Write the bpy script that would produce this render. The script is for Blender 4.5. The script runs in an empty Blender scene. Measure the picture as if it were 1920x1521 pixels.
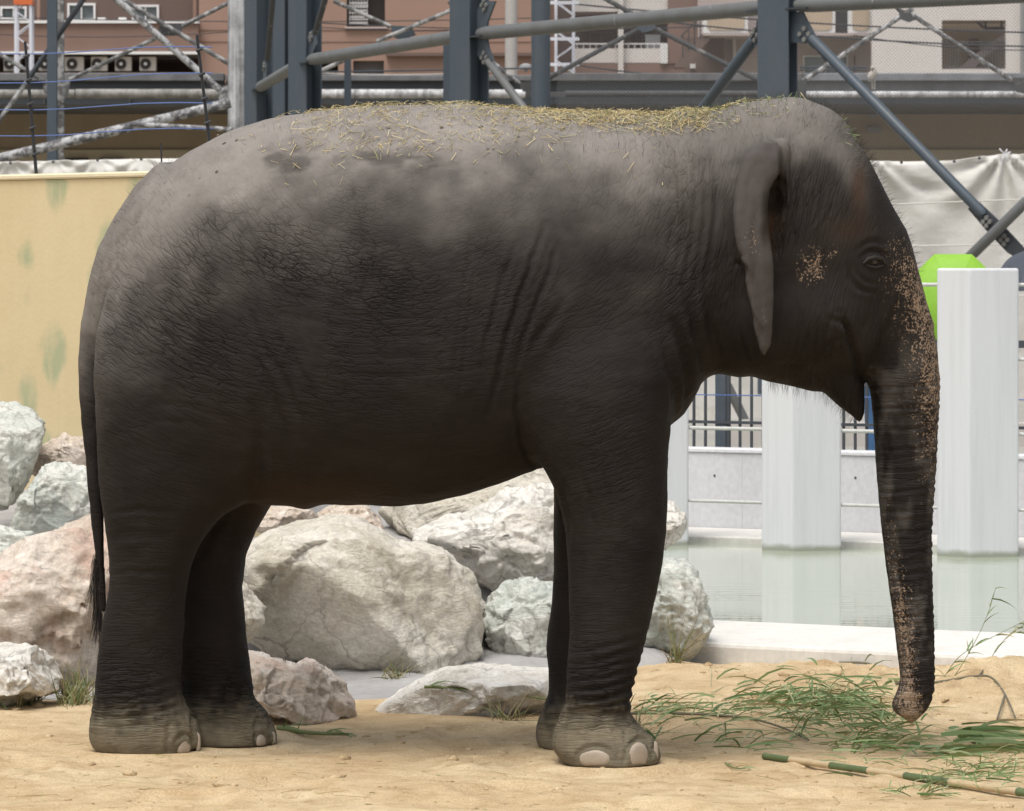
import bpy, math, random
import numpy as np
from mathutils import Vector, Matrix, noise as mnoise
R = math.radians
rng = np.random.default_rng(7)
random.seed(7)
S = bpy.context.scene
COL = S.collection
# ------------------------------------------------------------------ camera, sky, sun, exposure
FPX = 8530.0            # focal length in photo pixels (photo 1920 wide)
EYE = 1.74              # eye height
HOR = 500.0             # horizon row in the photo
cam = bpy.data.cameras.new("camera")
cam.sensor_fit = 'HORIZONTAL'; cam.sensor_width = 36.0
cam.lens = 36.0 * FPX / 1920.0
cam.shift_y = -(760.5 - HOR) / 1920.0
cam.clip_start = 0.5; cam.clip_end = 3000
cam_ob = bpy.data.objects.new("camera", cam)
cam_ob.location = (0, 0, EYE); cam_ob.rotation_euler = (R(90), 0, 0)
COL.objects.link(cam_ob); S.camera = cam_ob

SUN_EL, SUN_AZ = R(66), R(205)      # azimuth clockwise from +Y: the sun stands above and behind the camera's left
W = bpy.data.worlds.new("World"); S.world = W; W.use_nodes = True
wn = W.node_tree; wn.nodes.clear()
wo = wn.nodes.new('ShaderNodeOutputWorld'); bg = wn.nodes.new('ShaderNodeBackground')
sky = wn.nodes.new('ShaderNodeTexSky'); sky.sky_type = 'NISHITA'; sky.sun_disc = False
sky.sun_elevation = SUN_EL; sky.sun_rotation = SUN_AZ
sky.air_density = 1.0; sky.dust_density = 4.0; sky.ozone_density = 1.0
hs = wn.nodes.new('ShaderNodeHueSaturation'); hs.inputs['Saturation'].default_value = 0.3   # overcast: the blue is veiled
bg.inputs['Strength'].default_value = 0.115
wn.links.new(sky.outputs[0], hs.inputs['Color']); wn.links.new(hs.outputs[0], bg.inputs['Color'])
wn.links.new(bg.outputs[0], wo.inputs['Surface'])
sl = bpy.data.lights.new("sun", 'SUN'); sl.energy = 1.5; sl.angle = R(32); sl.color = (1, .965, .91)
so = bpy.data.objects.new("sun", sl); COL.objects.link(so)
_sd = Vector((math.sin(SUN_AZ)*math.cos(SUN_EL), math.cos(SUN_AZ)*math.cos(SUN_EL), math.sin(SUN_EL)))
so.rotation_euler = _sd.to_track_quat('Z', 'Y').to_euler(); so.location = (0, 0, 30)
S.view_settings.view_transform = 'Standard'; S.view_settings.look = 'None'
S.view_settings.exposure = 0.62; S.view_settings.gamma = 1.0
S.view_settings.use_curve_mapping = False
S.render.engine = 'CYCLES'
S.cycles.max_bounces = 6; S.cycles.diffuse_bounces = 3; S.cycles.glossy_bounces = 3
S.cycles.transparent_max_bounces = 8

# ------------------------------------------------------------------ helpers
def at(px, py, Y):
    """world point that lies Y metres ahead and is seen at that photo pixel"""
    return Vector(((px - 960.0) * Y / FPX, Y, EYE - (py - HOR) * Y / FPX))
def gy(py, z=0.0):
    """distance at which a point of height z is seen on row py"""
    return FPX * (EYE - z) / (py - HOR)

def tag(o, label=None, cat=None, group=None, kind=None):
    if label: o['label'] = label
    if cat: o['category'] = cat
    if group: o['group'] = group
    if kind: o['kind'] = kind
    return o
def empty(name, loc, label=None, cat=None, group=None, kind=None):
    o = bpy.data.objects.new(name, None); o.empty_display_size = 0.2
    o.location = loc; COL.objects.link(o)
    return tag(o, label, cat, group, kind)
def copy_tree(o, parent=None):
    c = o.copy(); COL.objects.link(c)
    if parent: c.parent = parent
    for ch in list(o.children):
        copy_tree(ch, c)
    return c
def wloc(o):
    v = Vector(o.location)
    while o.parent:
        o = o.parent; v = v + Vector(o.location)
    return v
def mesh_obj(name, V, F, mat, parent=None, smooth=False, origin=None):
    """V in world coordinates; the object's origin is 'origin' (or its parent's)"""
    V = np.asarray(V, dtype=np.float64).reshape(-1, 3)
    base = wloc(parent) if parent else Vector((0, 0, 0))
    org = Vector(origin) if origin is not None else base
    me = bpy.data.meshes.new(name)
    me.from_pydata((V - np.array(org)).tolist(), [], F if isinstance(F, list) else F.tolist())
    if smooth:
        me.polygons.foreach_set('use_smooth', [True] * len(me.polygons))
    if mat: me.materials.append(mat)
    o = bpy.data.objects.new(name, me); COL.objects.link(o)
    if parent: o.parent = parent
    o.location = org - base
    return o

class MB:
    def __init__(s): s.V = []; s.F = []
    def add(s, V, F):
        b = len(s.V); s.V += [tuple(v) for v in V]; s.F += [tuple(b + i for i in f) for f in F]; return s
    def box(s, c, d, rot=None):
        c = Vector(c); M = rot if rot is not None else Matrix.Identity(3)
        V = [c + M @ Vector((sx*d[0]/2, sy*d[1]/2, sz*d[2]/2)) for sx in (-1, 1) for sy in (-1, 1) for sz in (-1, 1)]
        return s.add(V, [(0,1,3,2),(4,6,7,5),(0,4,5,1),(2,3,7,6),(0,2,6,4),(1,5,7,3)])
    def box2(s, a, b):
        return s.box([(a[i]+b[i])/2 for i in range(3)], [abs(b[i]-a[i]) for i in range(3)])
    def tube(s, pts, rad, n=12, cap=True):
        pts = [Vector(p) for p in pts]
        if not hasattr(rad, '__len__'): rad = [rad]*len(pts)
        rings = []; up = None
        for i, p in enumerate(pts):
            t = (pts[min(i+1, len(pts)-1)] - pts[max(i-1, 0)]).normalized()
            if up is None:
                up = Vector((0, 0, 1)) if abs(t.z) < .9 else Vector((1, 0, 0))
            u = (up - t*up.dot(t)).normalized(); v = t.cross(u); up = u
            rings.append([p + (u*math.cos(2*math.pi*k/n) + v*math.sin(2*math.pi*k/n))*rad[i] for k in range(n)])
        V = [q for r in rings for q in r]; F = []
        for i in range(len(pts)-1):
            for k in range(n):
                F.append((i*n+k, i*n+(k+1) % n, (i+1)*n+(k+1) % n, (i+1)*n+k))
        if cap:
            F.append(tuple(range(n-1, -1, -1))); F.append(tuple((len(pts)-1)*n+k for k in range(n)))
        return s.add(V, F)
    def beam(s, a, b, w, h, up=(0, 0, 1)):
        """rectangular bar from a to b; h along up, w across"""
        a, b = Vector(a), Vector(b); t = b - a; L = t.length; t.normalize()
        upv = Vector(up); u = (upv - t*upv.dot(t)).normalized(); v = t.cross(u)
        M = Matrix((t, v, u)).transposed()
        return s.box((a+b)/2, (L, w, h), M)
    def prism(s, poly, n, th):
        """flat polygon given as world points, thickness th along n"""
        n = Vector(n).normalized()*th/2; k = len(poly)
        V = [Vector(p)-n for p in poly] + [Vector(p)+n for p in poly]
        F = [tuple(range(k-1, -1, -1)), tuple(range(k, 2*k))] + [(i, (i+1) % k, k+(i+1) % k, k+i) for i in range(k)]
        return s.add(V, F)
    def build(s, name, mat, parent=None, smooth=False, bevel=0, origin=None, seg=1):
        o = mesh_obj(name, s.V, s.F, mat, parent, smooth, origin)
        if bevel:
            m = o.modifiers.new("bevel", 'BEVEL'); m.width = bevel; m.segments = seg; m.limit_method = 'ANGLE'; m.angle_limit = R(40)
        if smooth:
            a = None
            try:
                o.data.set_sharp_from_angle(angle=R(40))
            except Exception:
                pass
        return o

# vectorised value noise
def _hash(ix, iy, iz, seed):
    h = (ix.astype(np.uint32)*np.uint32(374761393) + iy.astype(np.uint32)*np.uint32(668265263)
         + iz.astype(np.uint32)*np.uint32(2147483647) + np.uint32((seed*974711) & 0xffffffff))
    h = (h ^ (h >> np.uint32(13)))*np.uint32(1274126177)
    h = (h ^ (h >> np.uint32(16)))*np.uint32(2246822519)
    return ((h ^ (h >> np.uint32(15))) & np.uint32(0xffffff)).astype(np.float64)/float(0xffffff)*2-1
def vnoise(P, seed=0):
    P = np.asarray(P, dtype=np.float64)
    i = np.floor(P).astype(np.int64); f = P-i; f = f*f*f*(f*(f*6-15)+10)
    r = 0
    for dx in (0, 1):
        for dy in (0, 1):
            for dz in (0, 1):
                w = (f[:, 0] if dx else 1-f[:, 0])*(f[:, 1] if dy else 1-f[:, 1])*(f[:, 2] if dz else 1-f[:, 2])
                r = r + w*_hash((i[:, 0]+dx) & 0xffff, (i[:, 1]+dy) & 0xffff, (i[:, 2]+dz) & 0xffff, seed)
    return r
def fbm(P, oct=4, seed=0, gain=.5, ridged=False):
    a, s, t = 1.0, 0, 0
    P = np.asarray(P, dtype=np.float64)
    for o in range(oct):
        n = vnoise(P*(2.03**o)+o*17.3, seed+o)
        if ridged: n = 1-2*np.abs(n)
        s = s+a*n; t += a; a *= gain
    return s/t
def sstep(a, b, x):
    t = np.clip((x-a)/(b-a), 0, 1); return t*t*(3-2*t)
# ------------------------------------------------------------------ materials
class NT:
    """small helper to write node trees"""
    def __init__(s, name):
        s.m = bpy.data.materials.new(name); s.m.use_nodes = True
        s.t = s.m.node_tree; s.t.nodes.clear()
        s.out = s.t.nodes.new('ShaderNodeOutputMaterial'); s.p = s.t.nodes.new('ShaderNodeBsdfPrincipled')
        s.t.links.new(s.p.outputs[0], s.out.inputs['Surface'])
    def n(s, typ, **kw):
        x = s.t.nodes.new(typ)
        for k, v in kw.items():
            if k.startswith('i_'):
                key = k[2:].replace('_', ' ')
                x.inputs[key].default_value = v
            else: setattr(x, k, v)
        return x
    def l(s, a, b): s.t.links.new(a, b); return s
    def val(s, x, sock):
        if hasattr(x, 'is_output') or hasattr(x, 'links'): s.l(x, sock)
        else:
            try: sock.default_value = x
            except Exception: sock.default_value = (*x, 1) if len(x) == 3 else x
    def coord(s, kind='Object'): return s.n('ShaderNodeTexCoord').outputs[kind]
    def attr(s, name, out='Vector'): return s.n('ShaderNodeAttribute', attribute_name=name).outputs[out]
    def mapp(s, v, scale=(1, 1, 1), loc=(0, 0, 0), rot=(0, 0, 0)):
        m = s.n('ShaderNodeMapping'); s.l(v, m.inputs['Vector'])
        m.inputs['Scale'].default_value = scale; m.inputs['Location'].default_value = loc; m.inputs['Rotation'].default_value = rot
        return m.outputs[0]
    def noise(s, v, scale, detail=4, rough=.55, dist=0, out='Fac'):
        x = s.n('ShaderNodeTexNoise'); s.l(v, x.inputs['Vector'])
        x.inputs['Scale'].default_value = scale; x.inputs['Detail'].default_value = detail
        x.inputs['Roughness'].default_value = rough; x.inputs['Distortion'].default_value = dist
        return x.outputs[out]
    def voro(s, v, scale, feature='F1', rand=1, out='Distance'):
        x = s.n('ShaderNodeTexVoronoi', feature=feature); s.l(v, x.inputs['Vector'])
        x.inputs['Scale'].default_value = scale; x.inputs['Randomness'].default_value = rand
        return x.outputs[out]
    def ramp(s, f, stops, interp='LINEAR'):
        r = s.n('ShaderNodeValToRGB'); r.color_ramp.interpolation = interp
        e = r.color_ramp.elements
        while len(e) < len(stops): e.new(0.5)
        for k, (p, c) in enumerate(stops):
            e[k].position = p
            e[k].color = (c, c, c, 1) if not hasattr(c, '__len__') else (*c, 1) if len(c) == 3 else c
        s.l(f, r.inputs[0]); return r.outputs[0]
    def math(s, op, a, b=None, clamp=False):
        m = s.n('ShaderNodeMath', operation=op, use_clamp=clamp)
        s.val(a, m.inputs[0])
        if b is not None: s.val(b, m.inputs[1])
        return m.outputs[0]
    def mix(s, f, a, b, blend='MIX'):
        m = s.n('ShaderNodeMix', data_type='RGBA', blend_type=blend)
        s.val(f, m.inputs[0]); s.val(a, m.inputs[6]); s.val(b, m.inputs[7]); return m.outputs[2]
    def vadd(s, a, b, sc=None):
        if sc is not None:
            m0 = s.n('ShaderNodeVectorMath', operation='SCALE'); s.l(b, m0.inputs[0]); m0.inputs['Scale'].default_value = sc; b = m0.outputs[0]
        m = s.n('ShaderNodeVectorMath', operation='ADD'); s.l(a, m.inputs[0]); s.l(b, m.inputs[1]); return m.outputs[0]
    def bump(s, h, strength=.5, dist=.01, normal=None):
        b = s.n('ShaderNodeBump'); s.l(h, b.inputs['Height']); s.val(strength, b.inputs['Strength'])
        b.inputs['Distance'].default_value = dist
        if normal is not None: s.l(normal, b.inputs['Normal'])
        return b.outputs[0]
    def fin(s, col=None, rough=None, normal=None, metal=None, spec=None):
        if col is not None: s.val(col, s.p.inputs['Base Color'])
        if rough is not None: s.val(rough, s.p.inputs['Roughness'])
        if normal is not None: s.l(normal, s.p.inputs['Normal'])
        if metal is not None: s.val(metal, s.p.inputs['Metallic'])
        if spec is not None: s.val(spec, s.p.inputs['Specular IOR Level'])
        return s.m
M = {}
def simple(name, col, rough=.6, var=.12, scale=6, bump=.15, bscale=40, spec=.3, metal=0, kind='Object', bdist=.004):
    """paint, plastic, concrete...: base colour broken by two noises, with a fine relief"""
    t = NT(name); c = t.coord(kind)
    n1 = t.noise(c, scale, 5, .6); n2 = t.noise(c, scale*7, 3, .6)
    f = t.math('ADD', t.math('MULTIPLY', n1, .65), t.math('MULTIPLY', n2, .35))
    lo = tuple(x*(1-var) for x in col); hi = tuple(min(1, x*(1+var)) for x in col)
    cc = t.ramp(f, [(.3, lo), (.7, hi)])
    nb = t.bump(t.noise(c, bscale, 4, .6), bump, bdist)
    M[name] = t.fin(cc, t.ramp(n1, [(.3, max(0, rough-.1)), (.7, min(1, rough+.1))]), nb, metal, spec)
    return M[name]
def streaked(name, col, dirt, amount=.5, sx=9, sz=.7, rough=.6, spec=.3, lumps=4, kind='Object', lo=.45, hi=.75, bump=.2):
    """paint with vertical run-off streaks and patches of dirt or worn paint"""
    t = NT(name); c = t.coord(kind)
    st = t.noise(t.mapp(c, (sx, sx, sz)), 1.6, 6, .65)
    pt = t.noise(c, lumps, 6, .65)
    f = t.math('MULTIPLY', t.ramp(t.math('ADD', t.math('MULTIPLY', st, .6), t.math('MULTIPLY', pt, .4)), [(lo, 0), (hi, 1)]), amount)
    v = t.ramp(t.noise(c, 30, 3, .6), [(.3, .92), (.7, 1.06)])
    cc = t.mix(1.0, t.mix(f, col, dirt), v, 'MULTIPLY')
    nb = t.bump(t.noise(c, 55, 4, .6), bump, .004)
    M[name] = t.fin(cc, rough, nb, 0, spec)
    return M[name]
# ------------------------------------------------------------------ materials of the place
def mat_sand():
    t = NT("sand"); c = t.coord('Object')
    n1 = t.noise(c, 1.1, 6, .62, .4); n2 = t.noise(c, 7, 6, .65); n3 = t.noise(c, 160, 3, .6)
    col = t.ramp(n1, [(.3, (.545, .40, .235)), (.5, (.625, .48, .295)), (.7, (.70, .57, .375))])
    col = t.mix(t.ramp(n2, [(.42, 0), (.72, .85)]), col, (.42, .285, .15))
    col = t.mix(1.0, col, t.ramp(n3, [(.3, .78), (.7, 1.16)]), 'MULTIPLY')
    pb = t.ramp(t.voro(c, 42, 'F1'), [(.05, 1), (.14, 0)]); pm = t.ramp(t.noise(c, 5, 2), [(.5, 0), (.65, .7)])
    col = t.mix(t.math('MULTIPLY', pb, pm), col, (.30, .21, .13))
    h = t.math('ADD', t.math('MULTIPLY', n2, .8), t.math('ADD', t.math('MULTIPLY', n3, .25), t.math('MULTIPLY', t.noise(c, 38, 4, .7), .5)))
    M['sand'] = t.fin(col, .95, t.bump(h, .9, .03), 0, .1)
mat_sand()
def mat_rock(name, cols, vein=(.62, .60, .55), lich=None):
    t = NT(name); c = t.coord('Object'); r = t.n('ShaderNodeObjectInfo').outputs['Random']
    off = t.n('ShaderNodeCombineXYZ'); t.l(t.math('MULTIPLY', r, 37.0), off.inputs[0]); t.l(t.math('MULTIPLY', r, 19.0), off.inputs[1])
    q = t.vadd(c, off.outputs[0])
    n1 = t.noise(q, 2.6, 8, .68, .6); n2 = t.noise(t.mapp(q, (1, 1, 2.4), rot=(.3, .5, .2)), 9, 9, .74, 1.4); n3 = t.noise(q, 60, 4, .7)
    col = t.ramp(n1, [(.28, cols[0]), (.45, cols[1]), (.58, cols[2]), (.75, cols[3])])
    col = t.mix(t.ramp(n2, [(.5, 0), (.68, .75)]), col, vein)
    dk = t.ramp(t.voro(t.vadd(q, t.noise(q, 3, 4, out='Color'), .5), 3.2, 'DISTANCE_TO_EDGE'), [(0, 1), (.035, 0)])
    col = t.mix(t.math('MULTIPLY', dk, t.ramp(n1, [(.4, 0), (.6, .55)])), col, (.17, .155, .135))
    if lich: col = t.mix(t.ramp(t.noise(q, 1.7, 6, .7), [(.56, 0), (.64, .7)]), col, lich)
    col = t.mix(1.0, col, t.ramp(n3, [(.3, .8), (.7, 1.15)]), 'MULTIPLY')
    h = t.math('ADD', t.math('MULTIPLY', n2, .7), t.math('ADD', t.math('MULTIPLY', n3, .14), t.math('MULTIPLY', t.noise(q, 18, 6, .75), .5)))
    M[name] = t.fin(col, .88, t.bump(h, .75, .035), 0, .2)
mat_rock('rock_white', [(.40, .36, .30), (.66, .62, .55), (.76, .73, .67), (.82, .80, .76)], (.84, .82, .78))
mat_rock('rock_green', [(.30, .325, .29), (.55, .575, .525), (.68, .68, .62), (.78, .765, .71)], (.78, .75, .68), (.46, .51, .47))
mat_rock('rock_pink', [(.46, .36, .275), (.62, .52, .425), (.70, .62, .54), (.78, .73, .67)], (.76, .70, .62), (.60, .42, .34))
mat_rock('rock_tan', [(.42, .375, .29), (.56, .515, .425), (.67, .625, .54), (.78, .75, .68)], (.72, .685, .61))
simple('mortar', (.34, .33, .32), .9, .2, 3, .6, 45, .2, bdist=.015)
streaked('white_concrete', (.66, .64, .60), (.42, .39, .33), .6, 5, .5, .75, .25, 3, lo=.47, hi=.8)
streaked('white_paint', (.66, .665, .68), (.50, .505, .51), .5, 6, .35, .55, .35, 2, lo=.5, hi=.85)
def mat_post():
    t = NT('post_paint'); c = t.coord('Object'); z = t.n('ShaderNodeSeparateXYZ'); t.l(c, z.inputs[0])
    st = t.noise(t.mapp(c, (9, 9, .5)), 2, 6, .65); pt = t.noise(c, 6, 5, .6)
    col = t.mix(t.ramp(st, [(.45, 0), (.75, .5)]), (.63, .63, .655), (.49, .495, .51))
    col = t.mix(t.ramp(t.voro(c, 9, 'F1'), [(.02, .8), (.05, 0)]), col, (.5, .49, .47))
    wet = t.ramp(t.math('ADD', z.outputs[2], t.math('MULTIPLY', pt, .05)), [(.045, 1), (.075, 0)])      # algae at the waterline
    col = t.mix(wet, col, (.30, .31, .26))
    M['post_paint'] = t.fin(col, .5, t.bump(t.noise(c, 45, 4, .6), .2, .004), 0, .35)
mat_post()
def mat_water():
    t = NT('pond_water'); c = t.coord('Object')
    w = t.n('ShaderNodeTexNoise'); t.l(t.mapp(c, (1.4, 5.0, 1)), w.inputs['Vector']); w.inputs['Scale'].default_value = 2.2; w.inputs['Detail'].default_value = 3
    msk = t.ramp(t.noise(c, .55, 2), [(.4, .15), (.62, 1)])
    col = t.ramp(t.noise(c, .4, 3), [(.3, (.33, .375, .29)), (.7, (.385, .425, .335))])
    M['pond_water'] = t.fin(col, .04, t.bump(w.outputs[0], t.math('MULTIPLY', msk, .09), .03), 0, .45)
    t.p.inputs['IOR'].default_value = 1.33
mat_water()
streaked('wall_paint', (.60, .60, .615), (.46, .455, .45), .5, 4, .35, .6, .3, 2.5, lo=.45, hi=.8)
streaked('steel_blue', (.060, .078, .098), (.10, .105, .105), .5, 3, .3, .45, .4, 1.2)
streaked('steel_pipe', (.13, .135, .135), (.085, .075, .06), .7, 2, 1.2, .5, .4, 1.5)
simple('steel_dark', (.040, .045, .052), .5, .2, 3, .1, 30, .4)
simple('bolt_steel', (.16, .16, .15), .5, .2, 5, .1, 30, .5)
def mat_worn(name, paint, under, rust, f=.55):
    t = NT(name); c = t.coord('Object')
    n1 = t.noise(c, 5, 7, .7); n2 = t.noise(t.mapp(c, (1, 1, .4)), 11, 6, .7)
    col = t.mix(t.ramp(n1, [(f-.05, 0), (f+.05, 1)]), paint, under)
    col = t.mix(t.ramp(n2, [(.60, 0), (.68, .8)]), col, rust)
    M[name] = t.fin(col, .7, t.bump(n1, .3, .01), 0, .25)
mat_worn('worn_white', (.42, .42, .425), (.10, .098, .10), (.16, .10, .065), .49)
mat_worn('worn_grey', (.36, .36, .355), (.12, .12, .12), (.15, .095, .06), .47)
mat_worn('worn_dark', (.07, .072, .075), (.22, .21, .20), (.12, .09, .065), .62)
streaked('galvanised', (.58, .59, .60), (.15, .145, .15), .95, 5.5, .12, .5, .5, 1.5, lo=.40, hi=.58)
streaked('parapet', (.18, .18, .185), (.08, .08, .083), .8, 1.2, 1.0, .8, .2, .8, lo=.4, hi=.65)
streaked('parapet_light', (.25, .26, .28), (.12, .125, .13), .8, 1.2, 1.0, .8, .2, .5, lo=.4, hi=.65)
streaked('girder', (.075, .082, .092), (.12, .12, .12), .4, 1.0, .6, .7, .3, .6)
streaked('pipe_white', (.62, .62, .63), (.11, .105, .10), .9, 4.5, 1.0, .7, .3, 1.2, lo=.42, hi=.62)
streaked('pipe_dirty', (.30, .29, .27), (.085, .08, .072), .9, 3, .9, .7, .3, 1.2, lo=.42, hi=.62)
streaked('underpass_wall', (.40, .32, .235), (.30, .235, .17), .6, .8, .25, .8, .2, .5)
streaked('underpass_base', (.55, .47, .35), (.40, .34, .25), .5, .8, .3, .8, .2, .5)
streaked('brown_tile', (.225, .145, .118), (.18, .118, .098), .4, .6, .15, .7, .25, .3)
streaked('brown_dark', (.15, .105, .09), (.11, .08, .07), .4, .6, .2, .7, .25, .3)
streaked('peach_render', (.31, .20, .155), (.25, .165, .13), .5, .6, .12, .75, .25, .3)
streaked('pink_render', (.44, .37, .35), (.36, .30, .285), .4, .5, .15, .75, .25, .3)
streaked('pale_render', (.64, .60, .57), (.52, .485, .46), .4, .5, .12, .75, .25, .3)
simple('beige_panel', (.46, .365, .27), .7, .1, 1, .1, 8)
simple('frame_white', (.70, .69, .68), .6, .08, 1, .05, 8)
simple('dark_recess', (.045, .036, .033), .8, .25, .6, .1, 6)
simple('shutter_grey', (.27, .27, .27), .6, .1, 1, .05, 8)
simple('concrete_pole', (.43, .40, .37), .8, .1, 1.2, .2, 20)
simple('lattice_white', (.66, .66, .70), .6, .08, 1, .05, 10)
simple('orange_paint', (.62, .15, .05), .6, .08, 1, .05, 10)
simple('ac_casing', (.52, .47, .42), .6, .08, 2, .05, 10)
simple('wire_dark', (.05, .05, .055), .6, .1, 2, .05, 10)
simple('net_wire', (.16, .16, .165), .6, .1, 2, .05, 10)
simple('blue_wire', (.10, .16, .38), .5, .1, 5, .05, 10)
simple('black_plastic', (.022, .023, .027), .45, .15, 5, .1, 30, .4)
def mat_glass():
    t = NT('window_glass'); c = t.coord('Object')
    M['window_glass'] = t.fin(t.ramp(t.noise(c, .6, 3), [(.3, (.10, .125, .13)), (.7, (.22, .26, .265))]), .12, None, 0, .6)
mat_glass()
def mat_mural():
    t = NT('mural_yellow'); c = t.coord('Object')
    wob = t.noise(c, 2.5, 4, .6, out='Color')
    base = t.ramp(t.noise(c, 1.2, 6, .65), [(.3, (.555, .455, .27)), (.7, (.625, .525, .335))])
    base = t.mix(t.ramp(t.noise(t.mapp(c, (30, 30, 1)), 1, 3), [(.45, 0), (.8, .2)]), base, (.66, .55, .36))
    q = t.mapp(t.vadd(c, wob, .22), (1.0, 1.0, .62), rot=(0, .5, 0))
    b = t.ramp(t.voro(q, 4.1, 'F1'), [(.26, 1), (.47, 0)], 'EASE')
    mot = t.ramp(t.noise(t.mapp(c, (16, 16, 2.5)), 1.3, 5, .7), [(.25, .15), (.55, 1)])
    pick = t.ramp(t.noise(t.vadd(q, wob, .1), 1.9, 2), [(.26, 0), (.40, 1)])
    f = t.math('MULTIPLY', t.math('MULTIPLY', b, mot), t.math('MULTIPLY', pick, .85))
    col = t.mix(f, base, (.33, .37, .23))
    M['mural_yellow'] = t.fin(col, .85, t.bump(t.noise(c, 40, 4, .6), .25, .006), 0, .2)
mat_mural()
simple('cream_paint', (.68, .60, .42), .8, .06, 3, .2, 40)
def mat_tarp():
    t = NT('tarp_cloth'); c = t.coord('Object')
    col = t.ramp(t.noise(c, .5, 6, .65), [(.3, (.54, .52, .48)), (.55, (.62, .605, .57)), (.75, (.66, .65, .625))])
    st = t.ramp(t.noise(c, 1.1, 5, .7), [(.62, 0), (.72, .5)])
    col = t.mix(st, col, (.42, .36, .27))
    nb = t.bump(t.noise(c, 1.6, 5, .6), .5, .08)
    M['tarp_cloth'] = t.fin(col, .7, nb, 0, .25)
mat_tarp()
def mat_blade(name, cols, rough=.55, tr=.0):
    t = NT(name); g = t.n('ShaderNodeNewGeometry'); c = t.coord('Object')
    r = g.outputs['Random Per Island']
    col = t.ramp(r, [(i/(len(cols)-1), k) for i, k in enumerate(cols)])
    col = t.mix(t.ramp(t.noise(c, 9, 3), [(.4, 0), (.75, .35)]), col, tuple(x*.7 for x in cols[0]))
    M[name] = t.fin(col, rough, None, 0, .35)
mat_blade('grass_green', [(.09, .155, .05), (.14, .22, .075), (.20, .28, .11), (.26, .33, .16), (.31, .34, .18), (.45, .39, .23)])
mat_blade('grass_weed', [(.08, .12, .035), (.14, .17, .06), (.26, .22, .11), (.30, .22, .11)])
mat_blade('straw', [(.44, .33, .14), (.56, .44, .22), (.62, .52, .30), (.40, .31, .14), (.30, .30, .12), (.68, .60, .42)])
mat_blade('hair_dark', [(.020, .016, .014), (.035, .028, .024), (.055, .043, .034)])
simple('twig_bark', (.16, .145, .10), .8, .25, 14, .4, 60)
simple('stem_green', (.16, .19, .075), .6, .25, 14, .2, 60)
simple('bamboo_green', (.10, .135, .06), .45, .2, 16, .15, 80, .4)
simple('bamboo_tan', (.46, .36, .22), .5, .15, 16, .15, 80, .4)
simple('nail', (.33, .275, .215), .5, .14, 20, .25, 70, .4)
simple('rope_steel', (.50, .50, .48), .45, .15, 30, .2, 90, .5)
simple('rail_paint', (.060, .066, .075), .5, .15, 4, .1, 30, .4)
simple('lime_cloth', (.22, .43, .04), .55, .06, 4, .1, 40)
simple('navy_cloth', (.060, .068, .085), .55, .1, 4, .1, 40)
simple('denim', (.055, .125, .25), .85, .2, 12, .3, 200)
simple('skin_tone', (.50, .33, .25), .6, .06, 5, .05, 40)
simple('shirt_white', (.66, .64, .62), .85, .08, 8, .2, 60)
simple('shirt_grey', (.22, .23, .25), .85, .1, 8, .2, 60)
simple('hair_black', (.018, .015, .013), .5, .2, 20, .2, 90)
simple('walkway', (.30, .29, .26), .9, .15, .8, .3, 20)
simple('earth', (.26, .235, .18), .95, .2, .5, .4, 15)

# ------------------------------------------------------------------ ground, pond, kerb
MR = .57                                   # the pond, its wall and the rail run at this slope to the view
UA = Vector((1, -MR, 0)).normalized(); UB = Vector((MR, 1, 0)).normalized()
def LP(Y0, s, t=0, z=0):
    return Vector((0, Y0, z)) + UA*s + UB*t
def s_at(px, Y0):                          # distance along a line of that family where it is seen at column px
    u = (px-960)/FPX; Y = Y0/(1+MR*u); return (Vector((u*Y, Y, 0))-Vector((0, Y0, 0))).dot(UA)
KF, KB, PL, WF = 20.32, 21.66, 29.45, 31.05   # kerb front, kerb back, post line, wall face (at the view axis)

g = MB(); g.add([(-700, -20, -.9), (700, -20, -.9), (700, 1400, -.9), (-700, 1400, -.9)], [(0, 1, 2, 3)])
tag(g.build('ground', M['earth']), kind='structure')
gx = np.unique(np.concatenate([np.linspace(-40, -4.2, 40), np.linspace(-4.2, 4.2, 300), np.linspace(4.2, 40, 40)]))
gyv = np.unique(np.concatenate([np.linspace(3, 13.4, 30), np.linspace(13.4, 20.9, 300), np.linspace(20.9, 40, 40)]))
XX, YY = np.meshgrid(gx, gyv, indexing='ij'); pt = np.stack([XX.ravel(), YY.ravel(), 0*XX.ravel()], 1)
z = .028*fbm(pt*.55, 3, 51)+.014*fbm(pt*2.3, 4, 52)+.012*fbm(pt*6.1, 4, 53, ridged=True)*sstep(-.3, .4, fbm(pt*.8, 2, 54))
dk = (pt[:, 0]*UB.x+(pt[:, 1]-KF)*UB.y)                        # signed distance behind the kerb face
def bump2(px, py, rx, ry, h):
    Y = gy(py); X = (px-960)*Y/FPX
    return h*np.exp(-((pt[:, 0]-X)/rx)**2-((pt[:, 1]-Y)/ry)**2)
z += bump2(1480, 1275, .35, .5, .045)+bump2(1880, 1285, .30, .5, .06)+bump2(1700, 1290, .5, .4, .02)+bump2(1270, 1272, .2, .5, .05)
z += .005*sstep(-.5, 0, dk)+.022*fbm(pt*9, 3, 58)*sstep(-1.3, -.5, dk)
rid = np.sin((pt[:, 1]-14.2+.25*pt[:, 0])*9+2*fbm(pt*1.1, 2, 57))
z += .05*np.clip(fbm(pt*4.2, 5, 59, .6, True), 0, 1)*sstep(.9, 1.6, pt[:, 0])*sstep(17.2, 18.2, pt[:, 1])*(dk < 0)
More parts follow.
